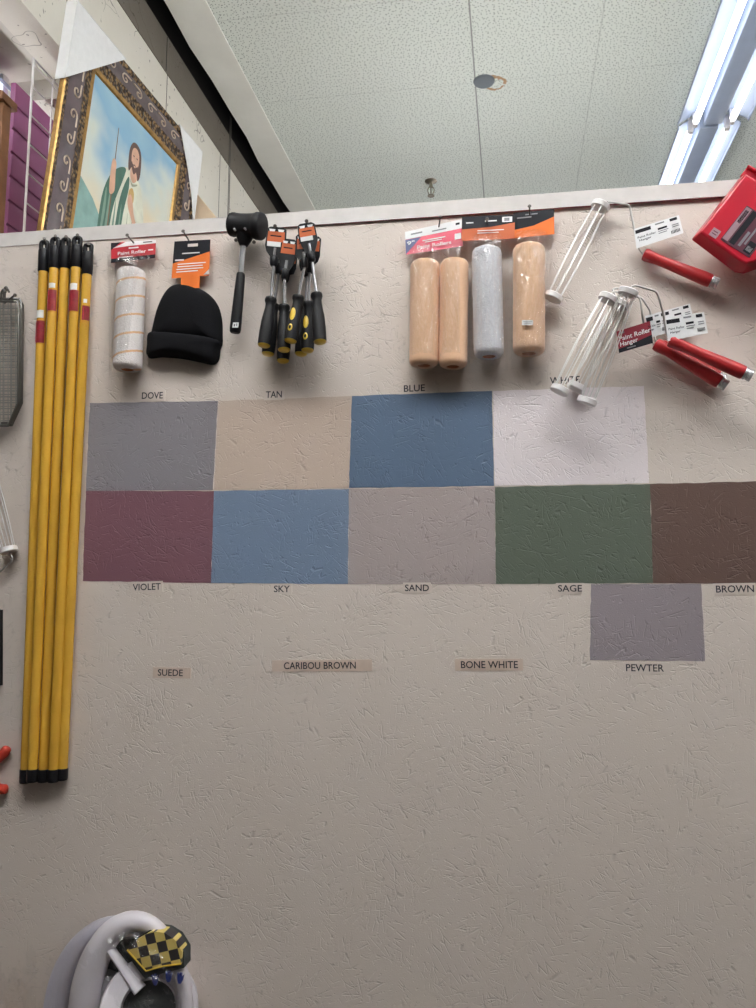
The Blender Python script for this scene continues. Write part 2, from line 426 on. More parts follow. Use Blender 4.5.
# 2x4 top plate: proud of the sheathing, a little more so towards the right; bare maroon underside
bm = B()
fa = lambda x: -(.0012+.0078*max(0, min(1, (x+1.2)/1.7)))
n = 24
for k in range(n):
    x0 = -2.2+4.6*k/n; x1 = -2.2+4.6*(k+1)/n
    vs = [V(x0, fa(x0), 2.437), V(x1, fa(x1), 2.437), V(x1, fa(x1), 2.472), V(x0, fa(x0), 2.472), V(x0, .11, 2.437), V(x1, .11, 2.437), V(x1, .11, 2.472), V(x0, .11, 2.472)]
    v = [bm.verts.new(p) for p in vs]
    for f, mi in (((0, 1, 2, 3), 0), ((3, 2, 6, 7), 0), ((7, 6, 5, 4), 0), ((4, 5, 1, 0), 1)):
        g = bm.faces.new([v[j] for j in f]); g.material_index = mi
bmesh.ops.remove_doubles(bm, verts=bm.verts, dist=1e-5)
struct('trim_1', bm, [M_trimpaint, M_maroon])

# colour samples painted straight on the wall
def wob(a, b, n=14, amp=.0008):
    out = []
    for k in range(n):
        p = a.lerp(b, k/n); s = 0 if k == 0 else amp
        out.append(p+V(random.uniform(-s, s), 0, random.uniform(-s, s)))
    return out
def swatch(px, col, label):
    c = [W(x, y) for x, y in px]; pts = []
    for k in range(4): pts += wob(c[k], c[(k+1) % 4])
    for p in pts: p.y = 0
    bm = B(); slab(bm, pts, (0, -.0007, 0))
    o = obj('paint_swatch', bm, paint('paint_'+label.split()[0], col, .45), wall, label=label, smooth=False)
    return o
swatch([(90, 403), (218, 401), (213, 490), (86, 491)], rgb(134, 129, 135), 'dove grey paint swatch')
swatch([(218, 401), (352, 396), (349, 488), (214, 490)], rgb(196, 177, 163), 'tan paint swatch')
swatch([(352, 396), (492, 391), (494, 486), (349, 488)], rgb(92, 110, 134), 'blue paint swatch')
swatch([(493, 391), (644, 386), (649, 483), (495, 486)], rgb(236, 226, 228), 'white paint swatch')
swatch([(86, 491), (214, 491), (211, 583), (83, 581)], rgb(124, 87, 97), 'violet paint swatch')
swatch([(214, 491), (349, 489), (348, 584), (211, 583)], rgb(115, 131, 155), 'sky blue paint swatch')
swatch([(349, 489), (495, 487), (496, 584), (348, 584)], rgb(168, 156, 154), 'sand paint swatch')
swatch([(495, 487), (650, 484), (653, 583), (496, 584)], rgb(95, 103, 91), 'sage green paint swatch')
swatch([(650, 484), (775, 481), (779, 584), (653, 583)], rgb(102, 81, 74), 'brown paint swatch')
swatch([(591, 584), (701, 584), (705, 661), (590, 660)], rgb(147, 137, 142), 'pewter grey paint swatch')

# name strips
M_tape = mat('pale_label_tape', rgb(213, 201, 192), .4)
M_tape2 = mat('tan_label_tape', rgb(206, 186, 172), .45, nscale=40, namt=.06)
def name_label(word, x0, x1, yb, yb1, hpx, tape=M_tape, pad=(2, 2), where=''):
    a, b = W(x0, yb), W(x1, yb1); xv = (b-a); yv = V(0, 0, 1)
    h = (W(x0, yb-hpx)-a).length
    t = thing('name_label', a.lerp(b, .5)+V(0, -.0009, 0), where, 'label', 'colour name labels')
    bm = B(); u = xv.normalized(); q = u.cross(V(0, 1, 0)); q = V(-u.z, 0, u.x)
    k = xv.length/(x1-x0)
    c = [a-u*pad[0]*k-q*h*.35, b+u*pad[1]*k-q*h*.35, b+u*pad[1]*k+q*h*1.3, a-u*pad[0]*k+q*h*1.3]
    slab(bm, [p+V(0, -.0011, 0) for p in c], (0, .0011, 0)); obj('tape_strip', bm, tape, t, smooth=False)
    bm = B(); text_into(bm, word, a+V(0, -.0012, 0), xv, q, w=xv.length, h=h, th=0.0003); decal('lettering', bm, M_ink, t)
name_label('DOVE', 142, 163, 399, 398.5, 6.5, where='strip reading DOVE above the grey swatch')
name_label('TAN', 266, 282, 398, 397.5, 6.5, where='strip reading TAN above the beige swatch')
name_label('BLUE', 404, 425, 392, 391, 6.5, where='strip reading BLUE above the blue swatch')
name_label('WHITE', 550, 580, 384.5, 383, 7, where='strip reading WHITE behind the lower roller cages')
name_label('VIOLET', 133, 161, 590.5, 589.5, 6.5, where='strip reading VIOLET under the plum swatch')
name_label('SKY', 274, 290, 592, 592, 6.5, where='strip reading SKY under the light blue swatch')
name_label('SAND', 405, 429, 591, 591, 6.5, where='strip reading SAND under the sandy grey swatch')
name_label('SAGE', 558, 582, 591.5, 591.5, 6.5, where='strip reading SAGE under the green swatch')
name_label('BROWN', 716, 754, 592.5, 592, 7, where='strip reading BROWN under the brown swatch')
name_label('PEWTER', 626, 664, 671, 671.5, 7, M_tape, (2, 6), where='strip reading PEWTER below the small grey swatch')
name_label('SUEDE', 158, 183, 675.5, 676, 6.5, M_tape2, (5, 8), where='tan strip reading SUEDE on the bare lower wall')
name_label('CARIBOU BROWN', 284, 356, 669, 668.5, 6.8, M_tape2, (12, 16), where='tan strip reading CARIBOU BROWN on the bare lower wall')
name_label('BONE WHITE', 461, 518, 668, 668, 7, M_tape2, (6, 5), where='tan strip reading BONE WHITE on the bare lower wall')

# ------------------------------------------------------------------ nails
def nail(px, tip, d, label, r=.0017, head=.0042):
    """from the wall at pixel px out to pixel tip at distance d"""
    a = W(*px); a.y = .006; b = W(*tip, d); bm = B()
    tube(bm, [a, b], r, 8); dd = (b-a).normalized()
    lathe(bm, b-dd*.0012, b+dd*.0012, [(0, head*.8), (.4, head), (1, head*.75)], 12)
    o = obj('nail', bm, M_nail, loc=a); tag(o, label, 'nail', 'nails along the top of the wall')

# ------------------------------------------------------------------ yellow extension poles
def sector(bm, p0, p1, r, a0, a1, i=0, n=10, th=.0005):
    """a sticker wrapped on a pole between p0 and p1"""
    d = (p1-p0).normalized(); X = V(0, 1, 0).cross(d).normalized(); Yv = d.cross(X).normalized()
    if X.x < 0: X = -X
    F = V(0, -1, 0); F = (F-d*F.dot(d)).normalized()
    rows = []
    for rr in (r, r+th):
        for p in (p0, p1):
            rows.append([bm.verts.new(p+(X*math.sin(a0+(a1-a0)*k/n)+F*math.cos(a0+(a1-a0)*k/n))*rr) for k in range(n+1)])
    n0 = len(bm.faces)
    a, b, c, e = rows
    for k in range(n):
        bm.faces.new((c[k], c[k+1], e[k+1], e[k]))
        bm.faces.new((a[k], b[k], b[k+1], a[k+1]))
        bm.faces.new((a[k], a[k+1], c[k+1], c[k])); bm.faces.new((b[k], e[k], e[k+1], b[k+1]))
    for k in (0, n): bm.faces.new((a[k], c[k], e[k], b[k]))
    setm(bm, n0, i)
def pole(top, cap_end, bot, end, dt, db, label, stick, blank):
    R_ = .0112
    P = lambda q, d: W(*q, d)
    a, b, c, e = P(top, dt), P(cap_end, dt), P(bot, db), P(end, db)
    ax = (e-a).normalized(); b = a+ax*(b-a).length; c = a+ax*(c-a).length
    t = thing('extension_pole', e, label, 'pole', 'yellow extension poles')
    bm = B(); lathe(bm, b-ax*.01, c+ax*.004, [(0, R_), (1, R_)], 20); obj('shaft', bm, M_yellow, t)
    # moulded hanger cap: socket below, slotted eye above
    bm = B(); L = (b-a).length; s0 = a+ax*L*.30
    lathe(bm, b, s0, [(0, .0118), (.03, .0130), (.92, .0130), (1, .0118)], 20)
    X = V(1, 0, 0); X = (X-ax*X.dot(ax)).normalized()
    eye = [s0+ax*.004-X*.0078, s0-ax*L*.1-X*.0078, s0-ax*L*.19-X*.0076, s0-ax*L*.235-X*.0045, s0-ax*L*.235+X*.0045, s0-ax*L*.19+X*.0076, s0-ax*L*.1+X*.0078, s0+ax*.004+X*.0078]
    tube(bm, bez(eye, 5), .0056, 10); obj('hanger_cap', bm, M_black, t)
    bm = B(); lathe(bm, c, e, [(0, .0122), (.1, .0126), (.9, .0126), (1, .0112)], 18); obj('end_plug', bm, M_black, t)
    for (y0, y1, a0, a1, mm, nm, lb) in stick:
        f = lambda y: a+ax*((y-top[1])/(end[1]-top[1])*(e-a).length)
        bm = B(); sector(bm, f(y0), f(y1), R_+.0002, a0, a1)
        if nm == 'label_sticker':
            q0, q1 = f(y0+(y1-y0)*.08), f(y0+(y1-y0)*.94); sector(bm, q0, q1, R_+.0008, a0+(a1-a0)*.16, a0+(a1-a0)*.22, 2)
            q0, q1 = f(y0+(y1-y0)*.2), f(y0+(y1-y0)*.42); sector(bm, q0, q1, R_+.0008, a0+(a1-a0)*.5, a0+(a1-a0)*.86, 1)
        obj(nm, bm, [mm, M_redlab, M_pink], t, label=lb)
RS = ('label_sticker', 'red sticker'); PS = ('paper_scrap', 'torn white paper')
pole((44.5, 240), (44, 272), (25.5, 769), (25, 783), .020, .018, 'yellow pole nearest the wire grids, red sticker lowest of the five',
     [(327, 350, -1.35, 1.2, M_redlab2, *RS), (316, 324, -1.5, .9, M_paper, *PS)], 0)
pole((55.5, 237), (54.5, 269), (32.5, 769), (32, 782), .026, .034, 'yellow pole second from the wire grids, red sticker below a glue mark',
     [(295, 317, -.9, 1.3, M_redlab2, *RS), (288, 293, -.5, .9, M_paper, *PS)], 0)
pole((66, 237.5), (65.5, 269), (43, 769), (43, 782), .020, .020, 'middle yellow pole of the five, its sticker turned aside',
     [(305, 327, -1.9, -.75, M_redlab2, *RS)], 0)
pole((77.5, 236), (77, 268), (53, 769), (53, 782), .026, .026, 'yellow pole with white torn paper directly over its red sticker',
     [(295, 317, -1.1, 1.3, M_redlab2, *RS), (288, 295, -.9, .9, M_paper, *PS)], 0)
pole((88.5, 243), (88, 275), (62, 768), (62, 780), .020, .016, 'yellow pole nearest the swatches, hung lowest, small oval red sticker',
     [(311, 326, -.1, 1.5, M_redlab2, *RS), (304, 308, .1, .8, M_paper, *PS)], 0)
for (x, y), w in (((44.5, 246), 'first'), ((55.5, 242.5), 'second'), ((66, 243), 'middle'), ((77.5, 241.5), 'fourth')):
    nail((x+1, y+3), (x, y-6.5 if w != 'first' else y-7.5), .048, 'nail holding the cap of the %s yellow pole from the wire grids' % w)
nail((89, 250), (88.5, 244), .03, 'nail holding the cap of the lowest hung yellow pole')

# ------------------------------------------------------------------ plastic bag around packed rollers
def bag(px, cyl, parent, name='clear_bag', d0=.004, nx=44, nz=36, mm=None, amp=.0018):
    """px: outline TL,TR,BR,BL; cyl: list of (axis top, axis bottom, radius, depth) that the film is drawn over"""
    c = [W(*p) for p in px]; bm = B(); fr = []; bk = []; h1, h2, h3 = (random.uniform(0, 6) for _ in range(3))
    for j in range(nz+1):
        v = j/nz; rowf = []; rowb = []
        for i in range(nx+1):
            u = i/nx; p = c[0].lerp(c[1], u).lerp(c[3].lerp(c[2], u), v)
            d = d0
            for (ta, tb, r, dc) in cyl:
                s = max(0, min(1, (ta.z-p.z)/(ta.z-tb.z))); axp = ta.lerp(tb, s)
                dx = abs(p.x-axp.x); dz = max(0, p.z-ta.z, tb.z-p.z)
                q = math.hypot(dx, dz*.6); R_ = r+.004
                h = dc+math.sqrt(max(0, R_*R_-q*q)) if q < R_ else dc*math.exp(-((q-R_)/.016)**2*1.2)
                d = max(d, h)
            e = min(1, min(u, 1-u)*9, min(v*8+.15, 1), (1-v)*9)
            d = d0+(d-d0)*(max(0, e)**.5)
            d += e*(amp*(1+math.sin(u*46+h1+2.2*math.sin(v*5+h2)))*(.4+.6*math.sin(v*7+u*5+h3)**2)+random.uniform(0, .0006))
            rowf.append(bm.verts.new((p.x+random.uniform(-1, 1)*.0006, -d, p.z+random.uniform(-1, 1)*.0006))); rowb.append(bm.verts.new((p.x, -.0002, p.z)))
        fr.append(rowf); bk.append(rowb)
    for j in range(nz):
        for i in range(nx):
            bm.faces.new((fr[j][i], fr[j][i+1], fr[j+1][i+1], fr[j+1][i]))
    for i in range(nx):
        for j in (0, nz): bm.faces.new((fr[j][i], fr[j][i+1], bk[j][i+1], bk[j][i]))
    for j in range(nz):
        for i in (0, nx): bm.faces.new((fr[j][i], fr[j+1][i], bk[j+1][i], bk[j][i]))
    return obj(name, bm, mm or M_film, parent)
def cover(top, bot, rpx, m, parent, dc=None, core=True, label=None):
    a, b = W(*top), W(*bot); r = (W(top[0]+rpx, top[1])-W(*top)).length
    # perspective: the axis stands off the wall, so take the pixels on that plane
    d = dc or r+.006; a, b = W(*top, d), W(*bot, d); r = (W(top[0]+rpx, top[1], d)-a).length
    ax = (b-a); L = ax.length
    z = Vector((0, 0, -1)); qt = z.rotation_difference(ax)
    bm = B(); prof = [(0, r*.45), (.0, r*.72), (.012, r*.88), (.035, r*.98), (.06, r)]
    prof += [(.06+.88*k/30, r) for k in range(1, 30)]+[(.94, r), (.965, r*.98), (.988, r*.88), (1, r*.74), (1, r*.46), (.93, r*.44)]
    lathe(bm, (0, 0, 0), (0, 0, -L), prof, 36, jitter=r*.016)
    o = obj('roller_cover', bm, m, parent, loc=None)
    o.location = a-wloc(parent); o.rotation_mode = 'QUATERNION'; o.rotation_quaternion = qt
    # obj() put the mesh relative to the parent: undo, it was modelled about its own axis
    o.data.transform(Matrix.Translation(wloc(parent)))
    if core:
        bm = B(); rr = r*.43
        lathe(bm, (0, 0, -L*.9), (0, 0, -L*.995), [(0, rr*.8), (0, rr), (1, rr), (1, rr*.86), (.2, rr*.84)], 24)
        k = obj('cardboard_core', bm, M_core, o); k.data.transform(Matrix.Translation(wloc(o))); k.location = (0, 0, 0)
    if label: o['label'] = label
    return (a, b, r, d)

# striped cover under the red header, nearest the poles
t = thing('roller_cover_pack', W(133, 250, .02), 'bagged white roller cover with orange spiral stripes under a red card', 'paint roller', 'bagged paint roller covers')
c1 = cover((131.5, 270), (127.5, 370), 13.2, M_stripe, t)
bag([(109, 259), (156, 256), (143, 375), (110, 377)], [c1], t)
k = Card((111, 243), (156, 240), (155, 258), (111, 263), .014, .02)
k.rect(0, .80, 1, 1, 1); k.poly([(0, 0), (.22, 0), (.02, .34), (0, .34)], 1); k.poly([(.04, .28), (.33, -.0), (1, 0), (1, .18), (.4, .22)], 2)
k.text('Paint Roller', .16, .66, .80, 2, h=.0085); k.bars([(.40, .30, .62, .37), (.18, .76, .5, .80), (.84, .5, .95, .56)], 2); k.bars([(.72, .06, .92, .11)], 1)
k.done('header_card', [mat('crimson_card', rgb(178, 30, 44), .35), M_cardb, M_inkw], t, 'red and black header card')
nail((136, 246), (127, 235), .055, 'nail poking out above the red card of the striped roller cover')

# double pack
t = thing('roller_cover_pack', W(436, 236, .02), 'double pack of two peach roller covers under a pink and white card', 'paint roller', 'bagged paint roller covers')
c1 = cover((425, 262), (424, 366), 14.6, M_peach, t); c2 = cover((454.5, 261), (453, 367), 14.2, M_peach, t)
bag([(408, 249), (467.5, 243), (467.5, 373), (409, 375)], [c1, c2], t)
k = Card((405, 232), (462.5, 219), (463, 246), (406, 254.5), .016, .022)
k.rect(0, 0, 1, .34, 1); k.poly([(0, .36), (.28, .36), (0, 1)], 2); k.rect(.86, .50, .97, .72, 1); k.bars([(.88, .1, .95, .18)], 3); k.bars([(.47, .2, .72, .25), (.10, .14, .3, .2)], 4)
k.text('9"', .03, .62, .16, 1, h=.009); k.text('Paint Rollers', .20, .86, .80, 1, h=.0085); k.bars([(.3, .52, .7, .56), (.34, .6, .64, .63)], 5)
k.done('header_card', [M_pink, M_cardw, M_blue, M_cardb, M_inkgrey, M_inkw], t, 'pink and white header card')
nail((437, 235), (440.5, 217), .04, 'nail above the pink card of the double roller pack')
# white fleece
t = thing('roller_cover_pack', W(489, 228, .03), 'bagged fluffy white roller cover under an orange and black card', 'paint roller', 'bagged paint roller covers')
c1 = cover((486.5, 249), (489, 357), 15, M_fluff, t, dc=.042)
bag([(470, 240), (509, 236), (508, 371), (469, 374)], [c1], t, d0=.012)
k = Card((462, 217), (515, 214.5), (514.5, 238.5), (461.5, 241), .026, .034)
k.poly([(0, 0), (1, 0), (1, .33), (.55, .47), (0, .52)], 1); k.rect(.76, .08, .95, .30, 2); k.bars([(.80, .12, .9, .26)], 3); k.bars([(.08, .24, .22, .29), (.44, .2, .66, .25), (.3, .6, .8, .63), (.3, .7, .7, .73)], 2)
k.done('header_card', [M_orange2, M_cardb, M_inkw, M_inkgrey], t, 'orange and black header card')
nail((487, 226), (487, 219), .05, 'nail through the card of the fluffy white roller cover')
# single peach
t = thing('roller_cover_pack', W(534, 224, .02), 'single bagged peach roller cover with a small white price sticker', 'paint roller', 'bagged paint roller covers')
c1 = cover((529, 246), (529, 354), 16, M_peach, t)
bag([(512, 237), (553, 232), (549, 368), (511, 370)], [c1], t)
k = Card((513, 213), (554, 209), (554.5, 234), (513, 238.5), .016, .022)
k.poly([(0, 0), (1, 0), (1, .30), (.5, .58), (0, .68)], 1); k.bars([(.1, .2, .45, .25), (.3, .1, .6, .14)], 2)
k.done('header_card', [M_orange, M_cardb, M_inkgrey], t, 'orange and black header card')
k = Card((522, 320), (533, 320), (533, 325), (522, 325), c1[2]+c1[3]+.0052); k.bars([(.1, .3, .9, .4), (.15, .6, .8, .7)], 1); k.done('price_sticker', [M_cardw, M_inkgrey], t, 'white price sticker')
nail((530, 220), (529.5, 206), .045, 'nail above the card of the single peach roller cover')

# ------------------------------------------------------------------ black knit cap on its card
def puff(bm, pts, depth, d0=.003, inset=(0, .05, .13, .26, .45, .7), i=0):
    """rounded cushion over an outline on the wall"""
    n0 = len(bm.faces)
    pts = [Vector(p) for p in pts]; c = sum(pts, V(0, 0, 0))/len(pts); rings = []
    for s in inset:
        h = math.sqrt(max(0, 1-(1-min(1, s/.62))**2))*depth
        rings.append([bm.verts.new((c.x+(p.x-c.x)*(1-s), -(d0+h), c.z+(p.z-c.z)*(1-s))) for p in pts])
    back = [bm.verts.new((p.x, -d0*.3, p.z)) for p in pts]
    n = len(pts)
    for q, w in zip([back]+rings, rings):
        for k in range(n): bm.faces.new((q[k], q[(k+1) % n], w[(k+1) % n], w[k]))
    bm.faces.new(rings[-1]); bm.faces.new(back[::-1])
    setm(bm, n0, i)
t = thing('knit_cap', W(190, 250, .02), 'flat black knit cap hanging from an orange and black card', 'hat')
ol = [(149.5, 343), (152, 326), (156, 310), (162, 296), (170, 286), (180, 283), (190, 284), (200, 288), (210, 295), (217, 305), (220.5, 318), (221, 332), (219.5, 345), (205, 343), (180, 342), (162, 342)]
bm = B(); puff(bm, [W(*p, .012) for p in bez([V(x, y, 0) for x, y in ol], 4, True) for p in [(p.x, p.y)]], .034); obj('crown_fabric', bm, M_knit, t)
cu = [(147.5, 333), (146, 345), (146.5, 356.5), (160, 356), (180, 357.5), (198, 361), (211, 363.5), (217, 359), (218.5, 349), (220, 340), (205, 336), (180, 333), (160, 331)]
bm = B(); puff(bm, [W(*p, .014) for p in bez([V(x, y, 0) for x, y in cu], 4, True) for p in [(p.x, p.y)]], .041); obj('folded_cuff', bm, M_knit, t)
k = Card((174.5, 241.5), (210.5, 239.5), (209, 275.5), (171.5, 278.5), .016, .02)
k.poly([(0.0, 0), (1, 0), (1, .33), (.0, .60)], 1); k.rect(.38, .09, .66, .17, 3); k.bars([(.24, .33, .72, .36), (.06, .5, .3, .54)], 2)
k.bars([(.14, .62, .9, .645), (.14, .69, .82, .715), (.12, .76, .84, .785), (.12, .83, .7, .855)], 2); k.poly([(.86, .97), (1, .82), (1, .97)], 2)
o = k.done('hang_card', [M_orange, M_cardb, M_inkw, M_wall], t, 'orange and black card')
bm = B(); slab(bm, [W(*p, .0205) for p in ((181, 276), (200, 275), (199.5, 288), (181, 288))], (0, -.0006, 0)); obj('card_tab', bm, M_orange, t)
nail((190, 243), (183, 231), .055, 'nail poking out above the card of the black cap')

# ------------------------------------------------------------------ rubber mallet
t = thing('rubber_mallet', W(246, 226, .045), 'black rubber mallet with steel shaft hung head up', 'mallet')
a, b = W(231, 224.5, .045), W(263, 226.5, .056)
bm = B(); R_ = .0292
lathe(bm, a, b, [(0, R_*.80), (.02, R_*.90), (.07, R_*.93), (.12, R_*.93), (.15, R_*.90), (.3, R_*.88), (.5, R_*.9), (.7, R_*.95), (.78, R_*1.0), (.81, R_*1.05), (.94, R_*1.06), (.98, R_*1.0), (1, R_*.88)], 36)
obj('head', bm, M_blackr, t)
s0, s1 = W(244, 236, .045), W(240.5, 278, .042)
bm = B(); lathe(bm, W(245, 234, .045), W(243.6, 246, .0448), [(0, .021), (.5, .017), (1, .0088)], 18); obj('neck', bm, M_blackr, t)
bm = B(); lathe(bm, s0, s1, [(0, .0075), (.3, .0068), (1, .0068)], 16); obj('shaft', bm, M_chrome, t)
g0, g1 = W(241, 273, .042), W(235, 333, .036)
bm = B(); lathe(bm, g0, g1, [(0, .0085), (.02, .0098), (.3, .0112), (.7, .0124), (.93, .0130), (.98, .0122), (1, .010)], 20); obj('grip', bm, M_blackr, t)
k = Card((233, 322.5), (238.8, 322.5), (238.2, 327.5), (232.2, 327.5), .0505); k.bars([(.2, .3, .45, .8), (.6, .2, .8, .7)], 1); k.done('price_sticker', [M_cardw, M_inkgrey], t, 'white price sticker')
for q in ((234, 228.5), (244.5, 228)):
    bm = B(); p = W(*q, .0795); lathe(bm, p+V(0, .008, 0), p, [(0, .0028), (.8, .0028), (1, .0016)], 10); obj('rivet', bm, M_chrome, t)
nail((236, 239), (236, 240), .085, 'nail under one side of the mallet head'); nail((254, 241), (254, 242), .085, 'nail under the other side of the mallet head')

# ------------------------------------------------------------------ screwdrivers
def screwdriver(tag_top, collar, shank, butt, d, label, tagw=10, tilt=0, tagm=None, spots=False, white=False, tl=20):
    t = thing('screwdriver', W(*tag_top, d), label, 'screwdriver', 'screwdrivers hanging in two bunches')
    A = lambda p, dd=0: W(p[0], p[1], d+dd)
    T, Cc, Sh, Bt = Vector((*tag_top, 0)), Vector((*collar, 0)), Vector((*shank, 0)), Vector((*butt, 0))
    # hang sleeve: flat tag that narrows to a round collar
    ax = (Cc-T).normalized(); nx = Vector((-ax.y, ax.x, 0))
    if nx.x < 0: nx = -nx
    def q(s, w): v = T+ax*s+nx*w; return (v.x, v.y)
    L = (Cc-T).length; w = tagw
    out = [q(2, -w*.92), q(0, -w*.6), q(0, w*.6), q(2, w*.92), q(tl*.95, w*.98), q(tl*1.25, w*.8), q(L*.78, w*.42), q(L-1, w*.36), q(L-1, -w*.36), q(L*.78, -w*.42), q(tl*1.25, -w*.8), q(tl*.95, -w*.98)]
    bm = B(); slab(bm, [A(p, .0015) for p in out], (0, .003, 0))
    lathe(bm, A(q(L-9, 0)), A(q(L+1, 0)), [(0, .0065), (.1, .0078), (.9, .0078), (1, .006)], 14); o = obj('hang_sleeve', bm, M_black, t)
    bm = B(); slab(bm, [A(p, .0022) for p in (q(4.5, -w*.78), q(4.5, w*.78), q(tl*.74, w*.84), q(tl*.74, -w*.84))], (0, .0006, 0))
    for s in (-.42, .42): slab(bm, [A(p, .0026) for p in (q(2.3, w*(s-.3)), q(2.3, w*(s+.3)), q(4.6, w*(s+.22)), q(4.6, w*(s-.22)))], (0, .0003, 0), 1)
    slab(bm, [A(p, .0026) for p in (q(tl*.42, -w*.55), q(tl*.42, w*.5), q(tl*.48, w*.5), q(tl*.48, -w*.55))], (0, .0003, 0), 2)
    obj('printed_insert', bm, [M_orange2, M_cardw, M_cardb], o, label='orange insert')
    if white:
        bm = B(); slab(bm, [A(p, .0028) for p in (q(tl*.74, -w*.8), q(tl*.74, w*.5), q(tl*.98, w*.5), q(tl*.98, -w*.8))], (0, .0006, 0)); obj('price_sticker', bm, M_cardw, o, label='white sticker')
    # blade seen in the sleeve window and below the collar
    bm = B(); tube(bm, [A(q(L*.55, 0), .004), A((Cc.x, Cc.y)), A(shank)], .0034, 10); obj('steel_shaft', bm, M_chrome, t)
    p0, p1 = A(shank), A(butt, .012); ex = (p1-p0)
    bm = B(); k = .0128
    lathe(bm, p0-ex*.01, p1, [(0, k*.55), (.005, k*.95), (.03, k*1.03), (.07, k*1.03), (.1, k*.92), (.14, k*.80), (.22, k*.80), (.34, k*.92), (.48, k*1.08), (.7, k*1.16), (.9, k*1.14), (1, k*1.10)], 24)
    h = obj('handle', bm, M_blackr, t)
    bm = B(); lathe(bm, p1-ex*.015, p1+ex*.035, [(0, k*1.02), (.3, k*1.07), (.7, k*1.0), (1, k*.8)], 22); obj('butt_cap', bm, M_butt, h, label='yellow end')
    if spots:
        an, bn = frame_of(ex); e = ex.normalized(); F = V(-.12, -1, 0); F = (F-e*F.dot(e)).normalized(); X = e.cross(F)
        def ell(bm, c, rx, ry, i=0, hole=0):
            n = 20; base = p0+ex*c
            def P(th, s, off): 
                x = math.cos(th)*rx*s; y = math.sin(th)*ry*s; rr = k*1.15+off
                return base+e*y+X*x+F*math.sqrt(max(1e-9, rr*rr-x*x))
            o_ = [bm.verts.new(P(2*PI*j/n, 1, .0003)) for j in range(n)]; c_ = [bm.verts.new(P(2*PI*j/n, 1, -.001)) for j in range(n)]
            inn = [bm.verts.new(P(2*PI*j/n, hole or .6, .0012)) for j in range(n)]
            for j in range(n):
                j2 = (j+1) % n; bm.faces.new((o_[j], o_[j2], inn[j2], inn[j])); bm.faces.new((c_[j], c_[j2], o_[j2], o_[j]))
            if not hole: bm.faces.new(inn)
        bm = B(); ell(bm, .46, .0062, .0145); obj('grip_inlay', bm, M_butt, h, label='yellow oval inlay')
        bm = B(); ell(bm, .76, .0052, .0082, hole=.55); obj('ring_mark', bm, M_butt, h, label='yellow ring mark')
    return t
SG = 'on the hook nearer the mallet'
screwdriver((281, 244), (278.5, 273), (274, 305), (268, 353.5), .022, 'screwdriver almost hidden behind the one beside the mallet', 9)
screwdriver((290, 248), (285, 281), (285, 312), (283, 360.5), .022, 'screwdriver lowest of all, tucked at the back of the bunch beside the mallet', 9)
screwdriver((277, 227), (273.5, 265), (271, 298.5), (264, 345), .064, 'black and yellow screwdriver nearest the mallet, orange tag on top', 10.5, white=True)
screwdriver((289.5, 239), (284.5, 278), (284, 306), (284, 349.5), .064, 'front screwdriver second from the mallet, hanging straight down', 8.5)
screwdriver((307, 246), (307, 276), (306, 303), (301, 353.5), .022, 'screwdriver behind the others in the bunch farther from the mallet, only its butt clear', 8)
screwdriver((303, 234), (304.5, 267), (298.5, 296.5), (290.5, 340.5), .078, 'screwdriver with yellow oval inlay leaning towards the mallet, overlapping its neighbour', 8, spots=True)
screwdriver((314, 236), (310, 272), (308.5, 303), (307.5, 350), .050, 'screwdriver with yellow oval inlay hanging straight between two tilted ones', 8, spots=True)
screwdriver((305.5, 223), (312, 261), (316.5, 294), (320, 341.5), .090, 'screwdriver farthest from the mallet, plain handle flaring outwards', 9.5, white=True, tl=18)
nail((276, 232), (275, 226), .078, 'nail holding the screwdriver bunch nearer the mallet'); nail((306, 228), (306.5, 221), .105, 'nail holding the screwdriver bunch farther from the mallet')

